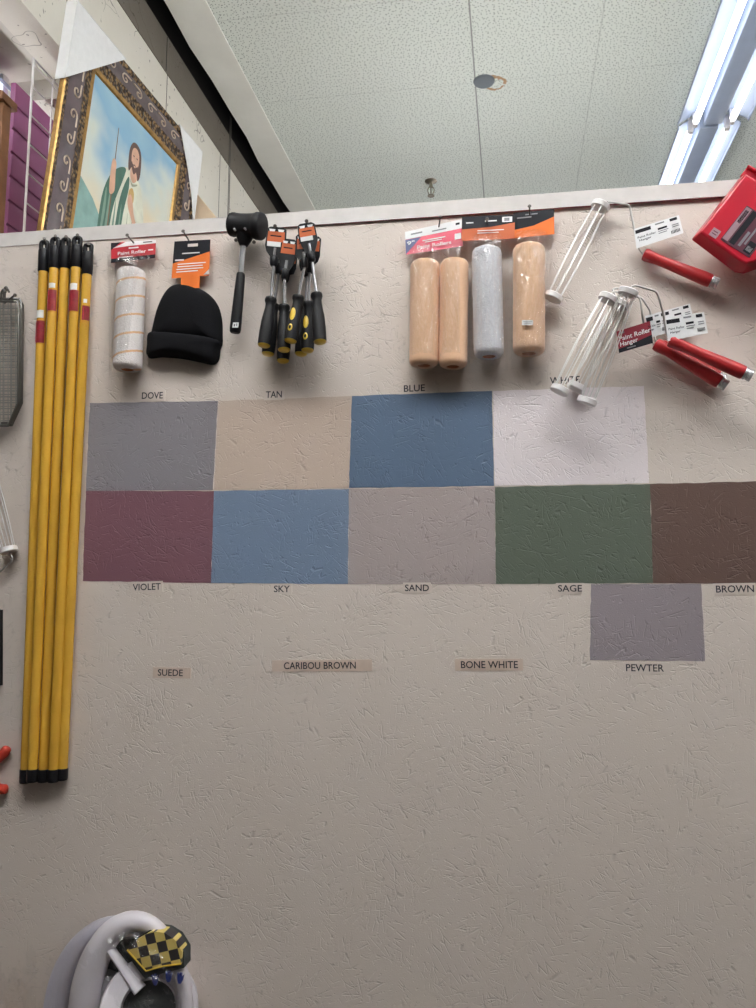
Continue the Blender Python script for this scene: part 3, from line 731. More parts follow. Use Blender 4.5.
# ------------------------------------------------------------------ roller frames
def rframe(top, bot, d, wire, hand, hd, label, name_group='roller frames hanging on the wall', db=None, cards=()):
    a, b = W(*top, d), W(*bot, d if db is None else db)
    t = thing('paint_roller', a, label, 'paint roller frame', name_group)
    ax = (b-a).normalized(); L = (b-a).length; X, Y = frame_of(ax, V(0, 1, 0))
    R_ = .0196
    for p, q in ((a, ax), (b, -ax)):
        bm = B(); lathe(bm, p-q*.004, p+q*.009, [(0, R_*.55), (0, R_*.96), (.15, R_*1.04), (.9, R_), (1, R_*.9), (1, R_*.3)], 26); obj('cage_cap', bm, M_white, t, label='white plastic cap')
    for k in range(6):
        th = 2*PI*k/6+.3; bm = B(); pts = []
        for j in range(9):
            s = j/8; rr = R_*(.74+.20*math.sin(PI*s))
            pts.append(a.lerp(b, s)+(X*math.cos(th)+Y*math.sin(th))*rr)
        tube(bm, pts, .00125, 6); obj('cage_rod', bm, M_steel, t)
    wp = [W(x, y, dd) for x, y, dd in wire]
    bm = B(); sm = []
    for k, p in enumerate(wp):          # round the bends of the wire
        if 0 < k < len(wp)-1:
            u = (wp[k-1]-p); v = (wp[k+1]-p); r = min(.007, u.length*.4, v.length*.4)
            e0 = p+u.normalized()*r; e1 = p+v.normalized()*r
            for s in range(5): s /= 4; sm.append(e0*(1-s)**2+p*2*s*(1-s)+e1*s*s)
        else: sm.append(p)
    tube(bm, [a-ax*.002+V(0, 0, 0)]+sm if False else sm, .0022, 10); obj('bent_wire', bm, M_wire, t)
    h0, h1 = W(*hand[0], hd), W(*hand[1], hd+.006); e = h1-h0
    bm = B(); r = .0125
    lathe(bm, h0, h1, [(0, r*.6), (.01, r*.98), (.05, r*1.08), (.12, r*.98), (.22, r*.86), (.4, r*.90), (.7, r*1.06), (.9, r*1.14), (.985, r*1.12), (1, r*1.0)], 24)
    g = obj('handle', bm, M_redh, t, label='red plastic handle')
    bm = B(); lathe(bm, h1-e*.02, h1+e*.10, [(0, r*.92), (.25, r*1.02), (.4, r*1.02), (.45, r*.9), (.7, r*.92), (.75, r*1.0), (1, r*.96), (1, r*.55), (.6, r*.5)], 20); obj('threaded_end', bm, M_chrome, g, label='metal threaded socket')
    return t
def wcard(t, cs, d, d2=None, small=False):
    k = Card(*cs, d, d2)
    k.rect(.02, .10, .36, .28, 1); k.text('Paint Roller', .05, .56, .45, 1, h=.0045); k.text('Hanger', .08, .72, .34, 1, h=.0045)
    k.bars([(.50, .34, .70, .44), (.78, .06, .94, .2)], 1); k.bars([(.46, .08, .66, .15), (.50, .5, .72, .54), (.5, .6, .68, .64), (.80, .4, .95, .44), (.8, .5, .95, .54)], 2)
    for j in range(7): k.rect(.76+j*.028, .70, .76+j*.028+.014, .86, 1)
    return k.done('hang_card', [M_cardw, M_cardb, M_inkgrey], t, 'white printed card')
t = rframe((601, 205), (553, 298), .032, [(601, 204, .032), (608, 201.5, .034), (629.5, 205, .03), (634, 228, .028), (639, 249, .026), (645, 257, .026)], ((643.5, 254), (711, 281)), .026,
           'roller frame hanging highest, alone, with a white card', cards=1)
wcard(t, ((634, 229), (679, 215), (683.5, 233), (636.5, 248.5)), .036, .040)
nail((607, 210), (606.5, 203), .04, 'nail under the wire of the highest roller frame')
t = rframe((620, 303), (576, 388), .024, [(620, 303, .024), (612, 289.5, .022), (617, 288, .022), (642, 298, .022), (650, 310, .022), (655, 340, .022), (660, 346, .022)], ((660, 345), (718, 377)), .018,
           'roller frame at the back of the lower bunch, mostly hidden by two others')
wcard(t, ((656, 313), (690, 303.5), (694, 322), (659, 330)), .027, .028)
t = rframe((608.5, 297.5), (559.5, 391), .066, [(608.5, 297, .066), (614, 291, .066), (640, 297.5, .062), (643, 320, .06), (647, 337, .056), (656, 346, .056)], ((655, 343.5), (720, 382)), .056,
           'roller frame of the lower bunch with a maroon card on its wire')
k = Card((616.5, 331.5), (650, 321), (653, 343), (619, 353), .066, .068)
k.poly([(0, .82), (.3, .78), (1, .62), (1, 1), (0, 1)], 1); k.text('Paint Roller', .05, .48, .98, 2, h=.0095); k.text('Hanger', .06, .74, .58, 2, h=.0095); k.bars([(.05, .08, .22, .17), (.25, .87, .5, .92)], 3)
k.done('hang_card', [M_redlab, M_cardb, M_inkw, M_inkgrey], t, 'maroon printed card')
wcard(t, ((645, 316), (665, 311), (667, 333), (649, 338)), .066, .066)
t = rframe((628.5, 291), (586.5, 402), .108, [(628.5, 290, .108), (634, 285, .106), (657, 291.5, .1), (663, 312, .097), (667, 334, .09), (672, 345, .086)], ((669, 340), (744, 373)), .086,
           'front roller frame of the lower bunch, its handle uppermost of the pair', db=.075)
wcard(t, ((665, 318), (704, 312), (708, 333), (668, 341)), .099, .098)
nail((627, 297), (627, 296), .075, 'nail holding the lower bunch of roller frames'); 

# frame and grids at the edge beside the poles
t = rframe((9, 551), (-19, 447), .0205, [(9, 551, .0205), (12.5, 558, .0205), (12, 561, .0205), (-6, 577, .018), (-15, 584, .016)], ((-14, 584), (-82, 594)), .0155,
           'roller frame beside the yellow poles, its cage cut by the photo edge')
nail((-3, 577), (-4, 579), .03, 'nail under the wire of the roller frame beside the poles')
def grid(d, dx, dy, label):
    t = thing('paint_grid', W(-30+dx, 300+dy, d), label, 'paint roller grid', 'wire paint grids hung together')
    P = lambda x, y, dd=0: W(x+dx, y+dy, d+dd)
    ol = [(-72, 299), (19.5, 300), (21.5, 304), (20.5, 402), (11, 424), (-66, 424), (-76, 402), (-77, 304)]
    bm = B(); tube(bm, [P(*p) for p in ol], .0034, 8, closed=True); obj('rim_wire', bm, M_dsteel, t)
    bm = B()
    for k in range(20):
        y = 307+k*5.9; f = (y-402)/22 if y > 402 else 0
        x0, x1 = -76+10*max(0, f), 20-9*max(0, f)
        tube(bm, [P(x0, y), P(x1, y)], .0010, 5)
    for k in range(13):
        x = -73+k*7.6; tube(bm, [P(x, 301, .0012), P(x, 424 if -66 < x < 11 else 406, .0012)], .0010, 5)
    obj('wire_screen', bm, M_screen, t)
    for x in (-60, 4):
        bm = B(); tube(bm, bez([P(x, 300), P(x, 292, .006), P(x+2, 288, .014), P(x+4, 291, .02)], 5), .0026, 7); obj('hook', bm, M_dsteel, t)
for j, (d, dx, dy, w) in enumerate(((.012, 1, 1, 'rearmost'), (.026, 0, -1, 'middle one'), (.040, -2.5, 1.5, 'frontmost'))):
    grid(d, dx, dy, 'grey wire paint grid beside the poles, %s of three nested' % w)
nail((2, 303), (15, 295), .075, 'long bright nail holding the wire paint grids', .0024, .004)
# dark tray edge and red grips at the picture's edge
t = thing('paint_tray', W(-20, 650, .03), 'black plastic tray showing only its dark edge below the roller frame', 'paint tray')
bm = B(); c = [W(-50, 611, .02), W(-2.2, 610, .02), W(-2.4, 686, .02), W(-48, 688, .02)]
slab(bm, [p+V(0, .019, 0) for p in c], (0, -.008, 0)); obj('tray_bottom', bm, M_black, t)
bm = B(); tube(bm, [p for p in c], .006, 8, closed=True)
for p, q in zip(c, c[1:]+c[:1]): slab(bm, [p+V(0, .0196, 0), q+V(0, .0196, 0), q, p], ((c[0]+c[2])/2-(p+q)/2).normalized()*.003)
obj('tray_rim', bm, M_black, t)
nail((-10, 612), (-10, 606), .035, 'nail holding the black tray')
t = thing('pliers', W(-25, 770, .02), 'pliers with red dipped grips poking in beside the lower pole ends', 'pliers')
def grip(pts, nm):
    P = bez([W(x, y, .0125) for x, y in pts], 8); bm = B(); n = len(P)
    tube(bm, P, .01, 12, radii=[.0065+.0055*math.sin(PI*min(1, (k/(n-1))*.62+.12)) if k < n-3 else (.0105, .008, .004)[k-n+3] for k in range(n)])
    obj(nm, bm, mat('red_vinyl_grip', rgb(190, 58, 42), .4), t)
grip([(-38, 772), (-24, 764), (-10, 762), (2, 755), (8, 747)], 'grip'); grip([(-38, 778), (-24, 786), (-12, 786), (0, 789), (7, 789)], 'grip')
bm = B(); slab(bm, [W(x, y, .016) for x, y in ((-74, 772), (-60, 768), (-46, 766), (-36, 770), (-36, 780), (-46, 786), (-60, 783), (-74, 779))], (0, -.008, 0)); lathe(bm, W(-44, 776, .028), W(-44, 776, .010), [(0, .004), (.1, .006), (1, .006)], 14); obj('jaws', bm, M_dsteel, t)
nail((-30, 782), (-30, 783), .03, 'nail under the red gripped pliers')

# ------------------------------------------------------------------ red pan in the upper corner
t = thing('mud_pan', W(735, 215, .06), 'glossy red plastic pan hung tilted over the top edge of the wall', 'pan')
TLp, BLp = W(746, 169, .055), W(690.5, 240, .055)
ex = (TLp-BLp); Lh = ex.length; ey = ex.normalized(); exn = V(ey.z, 0, -ey.x)     # exn: along the top edge, to the right
nf = V(0, -1, 0)
def RP(u, v, w): return BLp+exn*u+ey*v+nf*w          # u to the right, v up along the left edge, w out from its rim
Wd = .30
bm = B()
def prism(bm, lo, hi):
    q = [bm.verts.new(p) for p in lo]; w = [bm.verts.new(p) for p in hi]; n = len(q)
    bm.faces.new(q[::-1]); bm.faces.new(w)
    for k in range(n): bm.faces.new((q[k], q[(k+1) % n], w[(k+1) % n], w[k]))
# body: underside faces the room, tapered sides
tp = .008
rim = [(0, 0), (.112, -.009), (.128, -.002), (.15, .03), (Wd, .03), (Wd, Lh), (0, Lh)]
lo = [RP(u, v, 0) for u, v in rim]
body = [(tp, tp), (.108, tp-.006), (.121, .003), (.143, .035), (Wd-tp, .035), (Wd-tp, Lh-.035), (tp, Lh-.028)]
prism(bm, lo[:5]+[RP(Wd, Lh-.028, 0), RP(0, Lh-.024, 0)], [RP(u, v, .036) for u, v in body])
o = obj('pan_body', bm, M_redpan, t, smooth=True)
bv = o.modifiers.new('soft', 'BEVEL'); bv.width = .004; bv.segments = 3; bv.limit_method = 'ANGLE'
bm = B(); slab(bm, [RP(0, Lh-.024, 0.012), RP(Wd, Lh-.028, 0.012), RP(Wd, Lh, .012), RP(.0, Lh, .012)], (0, .01, 0))
slab(bm, [RP(0, Lh-.005, .02), RP(Wd, Lh-.005, .02), RP(Wd, Lh, .02), RP(0, Lh, .02)], (0, .015, 0)); o = obj('hanging_lip', bm, M_redpan, t)
bv = o.modifiers.new('soft', 'BEVEL'); bv.width = .002; bv.segments = 2
def pcard(u0, v0, u1, v1, mats, prints):
    bm = B(); slab(bm, [RP(u0, v0, .0372), RP(u1, v0, .0372), RP(u1, v1, .0372), RP(u0, v1, .0372)], (0, .001, 0))
    for a0, b0, a1, b1, i in prints:
        L = lambda a, b: RP(u0+(u1-u0)*a, v0+(v1-v0)*b, .0376)
        slab(bm, [L(a0, b0), L(a1, b0), L(a1, b1), L(a0, b1)], (0, .0003, 0), i)
    obj('label_sticker', bm, mats, t, label='grey and black printed label', smooth=False)
M_gl = mat('grey_label_print', rgb(150, 120, 128), .4)
M_gd = mat('dark_label_print', rgb(84, 34, 50), .35)
pcard(.05, .016, .118, .102, [M_gd, M_gl, M_cardb, M_inkgrey], [(.02, .05, .2, .97, 1), (.24, .05, .42, .97, 2), (.5, .1, .58, .5, 3), (.62, .2, .68, .8, 3), (.72, .05, .95, .35, 2), (.75, .1, .92, .22, 3), (.06, .55, .17, .9, 2)])
pcard(.025, .012, .042, .03, [M_gl, M_gd, M_cardb, M_inkgrey], [(.2, .3, .8, .4, 1), (.2, .6, .8, .7, 1)])
nail((768, 186), (768, 183), .07, 'nail behind the lip of the red pan')

# ------------------------------------------------------------------ wheel-shaped toy in its bag, lower corner
t = thing('toy_wheel', W(130, 1015, .05), 'grey white oval wheel toy with black and yellow checkered badge', 'toy')
cx, cy = 128, 1022
def oval(rx, ry, d, n=56, ox=0, oy=0): return [W(cx+ox+rx*math.cos(2*PI*k/n)*(1 if math.cos(2*PI*k/n) < 0 else .86), cy+oy-ry*math.sin(2*PI*k/n), d) for k in range(n)]
M_rim = mat('pale_grey_vinyl', rgb(188, 184, 196), .35, nscale=12, namt=.05); M_rim2 = mat('white_vinyl', rgb(222, 216, 222), .32, nscale=14, namt=.04)
M_navy = mat('navy_emblem', rgb(40, 52, 120), .4); M_hub = mat('dark_hub', rgb(48, 54, 56), .5, nscale=40, namt=.2)
def hoop(cx, cy, rx, ry, d, rl, rtop, rr, n=64):
    P = []; Q = []
    for k in range(n):
        th = 2*PI*k/n; c, sn = math.cos(th), math.sin(th); P.append(W(cx+rx*c, cy-ry*sn, d)); f = (1-c)/2
        Q.append(rr+(rl-rr)*f*f+(rtop-(rr+(rl-rr)*.25))*sn*sn*(1 if sn > 0 else .6))
    return P, Q
P, Q = hoop(121, 1020, 64, 96, .036, .030, .017, .010)
bm = B(); tube(bm, P, 0, 14, closed=True, radii=Q); obj('back_ring', bm, M_rim, t, label='bluish grey ring')
P, Q = hoop(136, 1016, 51, 95, .074, .034, .020, .014)
bm = B(); tube(bm, P, 0, 16, closed=True, radii=Q); obj('rim', bm, M_rim2, t, label='thick white rim')
bm = B(); slab(bm, oval(58, 86, .030, ox=6), (0, -.012, 0)); obj('back_plate', bm, M_hub, t, label='dark back plate')
bm = B()
lathe(bm, W(149, 1010, .05), W(149, 1010, .098), [(0, .100), (.6, .100), (.93, .099), (1, .096), (1, .058), (.5, .054)], 40, cap=False); obj('hub_ring', bm, M_rim2, t, label='white hub ring')
bm = B(); lathe(bm, W(149, 1010, .05), W(149, 1010, .074), [(0, .056), (.8, .056), (1, .03)], 32); obj('hub_core', bm, M_hub, t, label='dark hub')
for p, q in (((108, 946), (140, 990)), ((108, 1066), (140, 1040))):
    bm = B(); a, b = W(*p, .08), W(*q, .088); lathe(bm, a, b, [(0, .012), (.4, .013), (1, .018)], 14, sx=1, sy=.6); obj('spoke', bm, M_rim2, t, label='white spoke')
bm = B(); lathe(bm, W(102, 1006, .05), W(112, 975, .056), [(0, .02), (.4, .026), (1, .02)], 18); obj('side_roll', bm, mat('grey_roll', rgb(150, 148, 154), .3), t, label='grey roll')
def checker():
    k = N('black_yellow_checker'); o = k.obj(); mp = k.n('ShaderNodeMapping'); mp.inputs['Rotation'].default_value = (0, .30, 0); mp.inputs['Location'].default_value = (.004, 0, .006); k.l(o, mp.inputs[0])
    sx = k.n('ShaderNodeSeparateXYZ'); k.l(mp.outputs[0], sx.inputs[0])
    f = lambda s: k.math('MODULO', k.math('FLOOR', k.math('ADD', k.math('DIVIDE', s, .021), 100)), 2)
    x = k.math('ABSOLUTE', k.math('SUBTRACT', f(sx.outputs[0]), f(sx.outputs[2])))
    k.l(k.mix(x, rgb(56, 52, 54), rgb(212, 188, 110)), k.b.inputs['Base Color']); k.b.inputs['Roughness'].default_value = .35; return k.m
bp = [(127, 950), (146, 971), (164, 966), (181, 964), (182, 952), (175, 940), (165, 933), (152, 931), (138, 939)]
bm = B(); slab(bm, [W(x, y, .098) for x, y in bp], (0, .03, 0)); bd = obj('badge', bm, checker(), t, label='checkered badge', smooth=False)
bm = B(); tube(bm, [W(x, y, .099) for x, y in bp[:4]], .0016, 6); obj('badge_edge', bm, M_butt, bd, label='yellow edging')
bm = B(); ob = [(124, 951), (145, 979), (164, 973), (184, 968), (184, 952), (176, 939), (165, 932), (150, 930), (136, 938)]
slab(bm, [W(x, y, .092) for x, y in ob], (0, .035, 0)); obj('badge_base', bm, M_hub, t)
for (x, y), r in (((155, 980), .1), ((168.5, 977), 0), ((180, 978.5), -.15)):
    o = W(x, y, .1); bm = B(); s = .0105
    pts = [(-.9, .9), (-.35, .35), (-.3, 1), (.3, 1), (.35, .35), (.9, .9), (.75, -.3), (.3, -1), (-.3, -1), (-.75, -.3)]
    cr, sr = math.cos(r), math.sin(r)
    slab(bm, [o+V((px*cr-pz*sr)*s*.75, 0, (px*sr+pz*cr)*s) for px, pz in pts], (0, .004, 0)); obj('emblem', bm, M_navy, t, label='small navy emblem')
def wrap(parent, name, x0, x1, y0, y1, hf, mm, nx=26, ny=22, keep=None):
    bm = B(); g = []
    for j in range(ny+1):
        row = []
        for i in range(nx+1):
            u, v = i/nx, j/ny; px, py = x0+(x1-x0)*u, y0+(y1-y0)*v; d = hf(px, py)+random.uniform(-.004, .004)
            p = W(px, py, d); row.append(bm.verts.new(p))
        g.append(row)
    for j in range(ny):
        for i in range(nx):
            if keep is None or keep(x0+(x1-x0)*(i+.5)/nx, y0+(y1-y0)*(j+.5)/ny): bm.faces.new((g[j][i], g[j][i+1], g[j+1][i+1], g[j+1][i]))
    bmesh.ops.delete(bm, geom=[v for v in bm.verts if not v.link_faces], context='VERTS')
    return obj(name, bm, mm, parent)
def hf(px, py):
    q = math.hypot((px-122)/82, (py-1022)/115)
    return max(.014, .118*math.sqrt(max(0, 1-q**4))) if q < 1 else .014
wrap(t, 'clear_wrap', 38, 202, 902, 1060, hf, M_film2, 40, 34, lambda x, y: math.hypot((x-122)/82, (y-1022)/115) < 1.02)
bg = thing('plastic_bag', W(14, 1000, .02), 'crumpled clear plastic bag in the lowest corner beside the toy wheel', 'bag')
wrap(bg, 'crumpled_film', -40, 36, 945, 1112, lambda x, y: .03+.03*math.sin(x*.11)*math.cos(y*.09)+.012*(y-945)/60, film('cloudy_clear_film', .12, 20), 22, 30, lambda x, y: y > 962+14*math.sin(x*.13)+8*math.sin(x*.37))
# bracket shelf just under the picture that the bagged things stand on
sh = thing('bracket_shelf', W(80, 1130, 0), 'wooden shelf below the bagged toy wheel', 'shelf')
z0 = min(W(128, 1120, .034).z-.027, W(128, 1110, .072).z-.031)
bm = B(); box(bm, (-1.35, -.2, z0-.02), (-.7, 0, z0), bev=.002); obj('board', bm, mat('pine_board', rgb(170, 130, 90), .6, nscale=8, namt=.2), sh)

# ------------------------------------------------------------------ things above and behind the partition
TL = V(-1.2319, .25, 3.2819); e1 = V(.1205, .9896, -.0787).normalized(); e2 = V(.0542, .0726, .9959).normalized(); e3 = e1.cross(e2).normalized()
FWd, FHt = .737, 1.028
def FP(s, h, w=0): return TL+e1*s+e2*h+e3*(w*.5-.018)
t = thing('picture_frame', FP(FWd/2, -FHt, 0), 'ornate dark and gold frame around a print of a robed figure with staff', 'picture')
def ring(bm, s0, w0, s1, w1, i=0):
    """mitred strip from inset s0 (height w0) to inset s1 (height w1)"""
    n0 = len(bm.faces)
    c = lambda s, w: [FP(s, -s, w), FP(FWd-s, -s, w), FP(FWd-s, -FHt+s, w), FP(s, -FHt+s, w)]
    a = [bm.verts.new(p) for p in c(s0, w0)]; b = [bm.verts.new(p) for p in c(s1, w1)]
    for k in range(4): bm.faces.new((a[k], a[(k+1) % 4], b[(k+1) % 4], b[k]))
    setm(bm, n0, i)
def gold():
    k = N('antique_gold_relief'); o = k.obj(); v = k.n('ShaderNodeTexVoronoi'); v.inputs['Scale'].default_value = 90; k.l(o, v.inputs['Vector'])
    k.l(k.ramp(v.outputs['Distance'], [(.25, rgb(150, 122, 84)), (.62, rgb(56, 44, 38))]), k.b.inputs['Base Color'])
    k.b.inputs['Metallic'].default_value = .6; k.b.inputs['Roughness'].default_value = .4; k.bump(v.outputs['Distance'], .8, .006); return k.m
M_gold = gold(); M_goldp = mat('polished_gold', rgb(158, 122, 68), .35, .6, nscale=45, namt=.35)
M_umber = mat('dark_umber_lacquer', rgb(84, 70, 74), .3, nscale=20, namt=.25, coat=.3)
M_scroll = mat('pewter_scrollwork', rgb(186, 168, 150), .45, .2)
bm = B(); pr = [(0, 0, .0), (0, .028, 0), (.004, .036, 0), (.012, .036, 1), (.022, .026, 1), (.030, .030, 2), (.080, .034, 2), (.088, .026, 1), (.112, .022, 1), (.119, .026, 0), (.126, .022, 0), (.130, .008, 0)]
# base layer of the moulding, one mitred section after another
for (s0, w0, i0), (s1, w1, i1) in zip(pr, pr[1:]): ring(bm, s0, w0, s1, w1, i1)
bmesh.ops.remove_doubles(bm, verts=bm.verts, dist=1e-5)
def scroll(c, ax, ay, s, flip):
    pts = []
    for k in range(15):
        th = k/14*2.1*PI; r = s*(1-k/17)
        pts.append(c+ax*(r*math.cos(th)*.8)+ay*(r*math.sin(th)*flip))
    pts.insert(0, c+ax*s*.8-ay*s*1.5*flip)
    tube(bm, pts, .0026, 5, 3)
for k in range(12):
    h = -.10-k*.074
    scroll(FP(.054, h, .034), e1, e2, .02, 1 if k % 2 else -1); scroll(FP(FWd-.054, h, .034), e1, e2, .02, 1 if k % 2 else -1)
for k in range(8):
    s = .11+k*.074; scroll(FP(s, -.054, .034), e2, e1, .02, 1 if k % 2 else -1); scroll(FP(s, -FHt+.054, .034), e2, e1, .02, 1 if k % 2 else -1)
obj('moulding', bm, [M_goldp, M_gold, M_umber, M_scroll], t)
# the print: soft sky with a plain robed figure
def skyprint():
    k = N('printed_sky'); o = k.obj(); sx = k.n('ShaderNodeSeparateXYZ'); k.l(o, sx.inputs[0])
    f = k.noise(o, 3.5, 3, .5); g = k.math('MULTIPLY_ADD', sx.outputs[2], .9, k.math('MULTIPLY_ADD', f, .9, -.55))
    c = k.ramp(g, [(.34, rgb(222, 208, 178)), (.48, rgb(206, 214, 206)), (.62, rgb(134, 178, 206)), (.9, rgb(176, 208, 214))]); 
    k.l(c, k.b.inputs['Base Color']); k.b.inputs['Roughness'].default_value = .35; return k.m
bm = B(); slab(bm, [FP(s, h, .010) for s, h in ((.124, -.124), (FWd-.124, -.124), (FWd-.124, -FHt+.124), (.124, -FHt+.124))], -e3*.006)
cv = obj('print', bm, skyprint(), t, label='pale blue sky print', smooth=False)
PM = [mat('print_'+n_, c, .4, nscale=22, namt=.14) for n_, c in (('green', rgb(62, 104, 88)), ('cream', rgb(218, 219, 200)), ('skin', rgb(214, 168, 140)), ('hair', rgb(92, 66, 58)), ('wood', rgb(124, 86, 60)), ('fold', rgb(118, 150, 132)), ('hills', rgb(128, 164, 156)), ('gold', rgb(196, 160, 96)), ('glow', rgb(216, 216, 196)), ('crease', rgb(158, 162, 138)))]
lay = [0]
def shape(bm, pts, i, smooth=True):
    lay[0] += 1; P = [V(x, y, 0) for x, y in pts]
    if smooth: P = bez(P, 4, True)
    w = .0102+lay[0]*.00008
    f = bm.faces.new([bm.verts.new(FP(p.x, p.y, w)) for p in P]); f.material_index = i
bm = B()
shape(bm, [(.125, -.46), (.2, -.50), (.28, -.57), (.28, -.9), (.125, -.9)], 6, False)
shape(bm, [(.315, -.335), (.345, -.308), (.39, -.312), (.425, -.34), (.452, -.40), (.468, -.47), (.48, -.56), (.50, -.9), (.25, -.9), (.27, -.6), (.29, -.42)], 1)      # cream tunic
shape(bm, [(.335, -.318), (.30, -.335), (.262, -.385), (.238, -.47), (.236, -.62), (.225, -.9), (.285, -.9), (.29, -.62), (.298, -.47), (.325, -.37)], 0)     # green mantle
shape(bm, [(.352, -.335), (.325, -.42), (.318, -.55), (.312, -.9), (.352, -.9), (.35, -.6), (.35, -.47), (.362, -.37)], 0)
for x in (.252, .272): shape(bm, [(x, -.43), (x+.010, -.5), (x+.003, -.62), (x-.004, -.88), (x-.009, -.88), (x-.004, -.6)], 5)
for x in (.305, .335): shape(bm, [(x, -.44), (x+.006, -.52), (x+.002, -.66), (x, -.88), (x-.005, -.88), (x-.003, -.6)], 5)
for x in (.372, .398, .42, .445): shape(bm, [(x, -.45), (x+.006, -.52), (x+.010, -.66), (x+.012, -.88), (x+.007, -.88), (x+.003, -.6)], 9)
shape(bm, [(.36, -.335), (.375, -.355), (.40, -.34), (.40, -.334), (.376, -.346)], 9)
shape(bm, [(.362, -.285), (.358, -.322), (.376, -.342), (.396, -.322), (.39, -.29)], 2)                                                               # neck
shape(bm, [(.340, -.245), (.352, -.214), (.374, -.206), (.398, -.219), (.408, -.255), (.410, -.30), (.40, -.322), (.388, -.30), (.362, -.295), (.350, -.315), (.342, -.295)], 3)   # hair
shape(bm, [(.353, -.25), (.360, -.228), (.377, -.222), (.392, -.236), (.396, -.262), (.390, -.288), (.375, -.308), (.360, -.29)], 2)                      # face
shape(bm, [(.357, -.276), (.366, -.282), (.376, -.278), (.386, -.282), (.393, -.274), (.389, -.294), (.375, -.312), (.361, -.294)], 3)                    # beard
shape(bm, [(.370, -.2845), (.376, -.282), (.382, -.2845), (.376, -.289)], 2)
for x in (.3655, .3835): shape(bm, [(x-.0045, -.2535), (x, -.2505), (x+.0045, -.2535), (x, -.2558)], 3)
shape(bm, [(.2705, -.215), (.2735, -.215), (.297, -.88), (.289, -.88)], 4, False)                                                                     # staff
shape(bm, [(.262, -.34), (.270, -.322), (.284, -.330), (.286, -.36), (.292, -.42), (.27, -.44), (.262, -.39)], 2)                                       # raised forearm, hand
shape(bm, [(.364, -.375), (.379, -.36), (.391, -.375), (.392, -.405), (.377, -.415), (.364, -.40)], 7)
shape(bm, [(.362, -.405), (.372, -.385), (.386, -.395), (.404, -.44), (.43, -.475), (.42, -.495), (.388, -.455), (.368, -.43)], 2)                      # hand on chest
shape(bm, [(.415, -.465), (.445, -.45), (.478, -.50), (.474, -.56), (.435, -.545), (.408, -.495)], 1)
obj('robed_figure', bm, PM, cv, label='robed figure in green and cream', smooth=False)
bm = B(); box(bm, (0, 0, 0), (1, 1, 1)); 
for v in bm.verts: v.co = FP(.006+v.co.x*(FWd-.012), -.006-v.co.y*(FHt-.012), -.012+v.co.z*.013)
obj('backing_board', bm, mat('brown_backing', rgb(120, 92, 66), .8), t, smooth=False)
# white paper corners slipped over the frame
def corner(pts, label, sides):
    bm = B(); slab(bm, [FP(q, h, .042) for q, h in pts], -e3*.001)
    for a, b, dv in sides: slab(bm, [FP(*a, .044), FP(*b, .044), FP(*b, -.03), FP(*a, -.03)], dv*.001)
    obj('corner_protector', bm, M_cardw, t, label=label, smooth=False)
corner([(-.004, .004), (.243, .004), (-.004, -.247)], 'white paper corner guard', [((-.004, .004), (.243, .004), -e2), ((-.004, .004), (-.004, -.247), e1)])
corner([(FWd+.004, .004), (.575, .004), (.66, -.12), (.705, -.2), (FWd+.004, -.30)], 'white paper corner guard', [((.575, .004), (FWd+.004, .004), -e2), ((FWd+.004, .004), (FWd+.004, -.30), -e1)])

# white wire grid panel
t = thing('grid_panel', V(-1.52, .8, 2.2), 'white wire grid panel standing behind the framed picture', 'wire panel')
X = -1.52; y0 = onx(34, 52, X).y; z1 = 3.30
ys = [y0+.112*k for k in range(8)]
bm = B(); tube(bm, [V(X, ys[0], 2.2), V(X, ys[0], z1), V(X, ys[-1], z1), V(X, ys[-1], 2.2)], .0042, 8); obj('border_wire', bm, M_white, t)
bm = B()
for y in ys[1:-1]: tube(bm, [V(X, y, 2.2), V(X, y, z1-.0)], .0026, 6)
for k in range(1, 11): tube(bm, [V(X+.003, ys[0], z1-.098*k), V(X+.003, ys[-1], z1-.098*k)], .0026, 6)
tube(bm, [V(X+.003, ys[0], z1-.022), V(X+.003, ys[-1], z1-.022)], .0026, 6)
obj('wire_mesh', bm, M_white, t)
# magenta slatwall panel
bm = B(); XP = -1.66; yp = onx(16, 82, XP).y; zp = 3.308
prof = [(0, 2.2)]; z = 2.2
M_mag = mat('magenta_laminate', rgb(152, 88, 130), .4, nscale=3, namt=.05)
zs = []
while zp-.085*len(zs) > 2.22: zs.append(zp-.085*len(zs))
box(bm, (XP-.018, yp, 2.2), (XP-.006, yp+1.0, zp))
for k, zt in enumerate(zs):
    zb = max(2.2, zt-.085+.009)
    box(bm, (XP-.006, yp, zb), (XP, yp+1.0, zt), bev=.001)
o = obj('slatwall_panel', bm, M_mag, loc=V(XP, yp+.5, 2.2)); tag(o, 'pink magenta slatted wall panel behind the white wire grid', 'panel')
# timber post with a cap block
t = thing('timber_post', V(-1.58, .42, 2.2), 'brown timber post with a block on top beside the pink panel', 'post')
M_wood = mat('brown_timber', rgb(142, 98, 66), .6, nscale=12, namt=.25, bump=.2, bscale=60)
bm = B(); box(bm, (-1.70, .36, 2.2), (-1.528, .40, 3.075), bev=.003); obj('post', bm, M_wood, t)
bm = B(); slab(bm, [V(-1.74, .345, 3.076), V(-1.522, .345, 3.076), V(-1.522, .345, 3.10), V(-1.60, .345, 3.14), V(-1.74, .345, 3.18)], (0, .075, 0)); obj('cap_block', bm, M_wood, t)
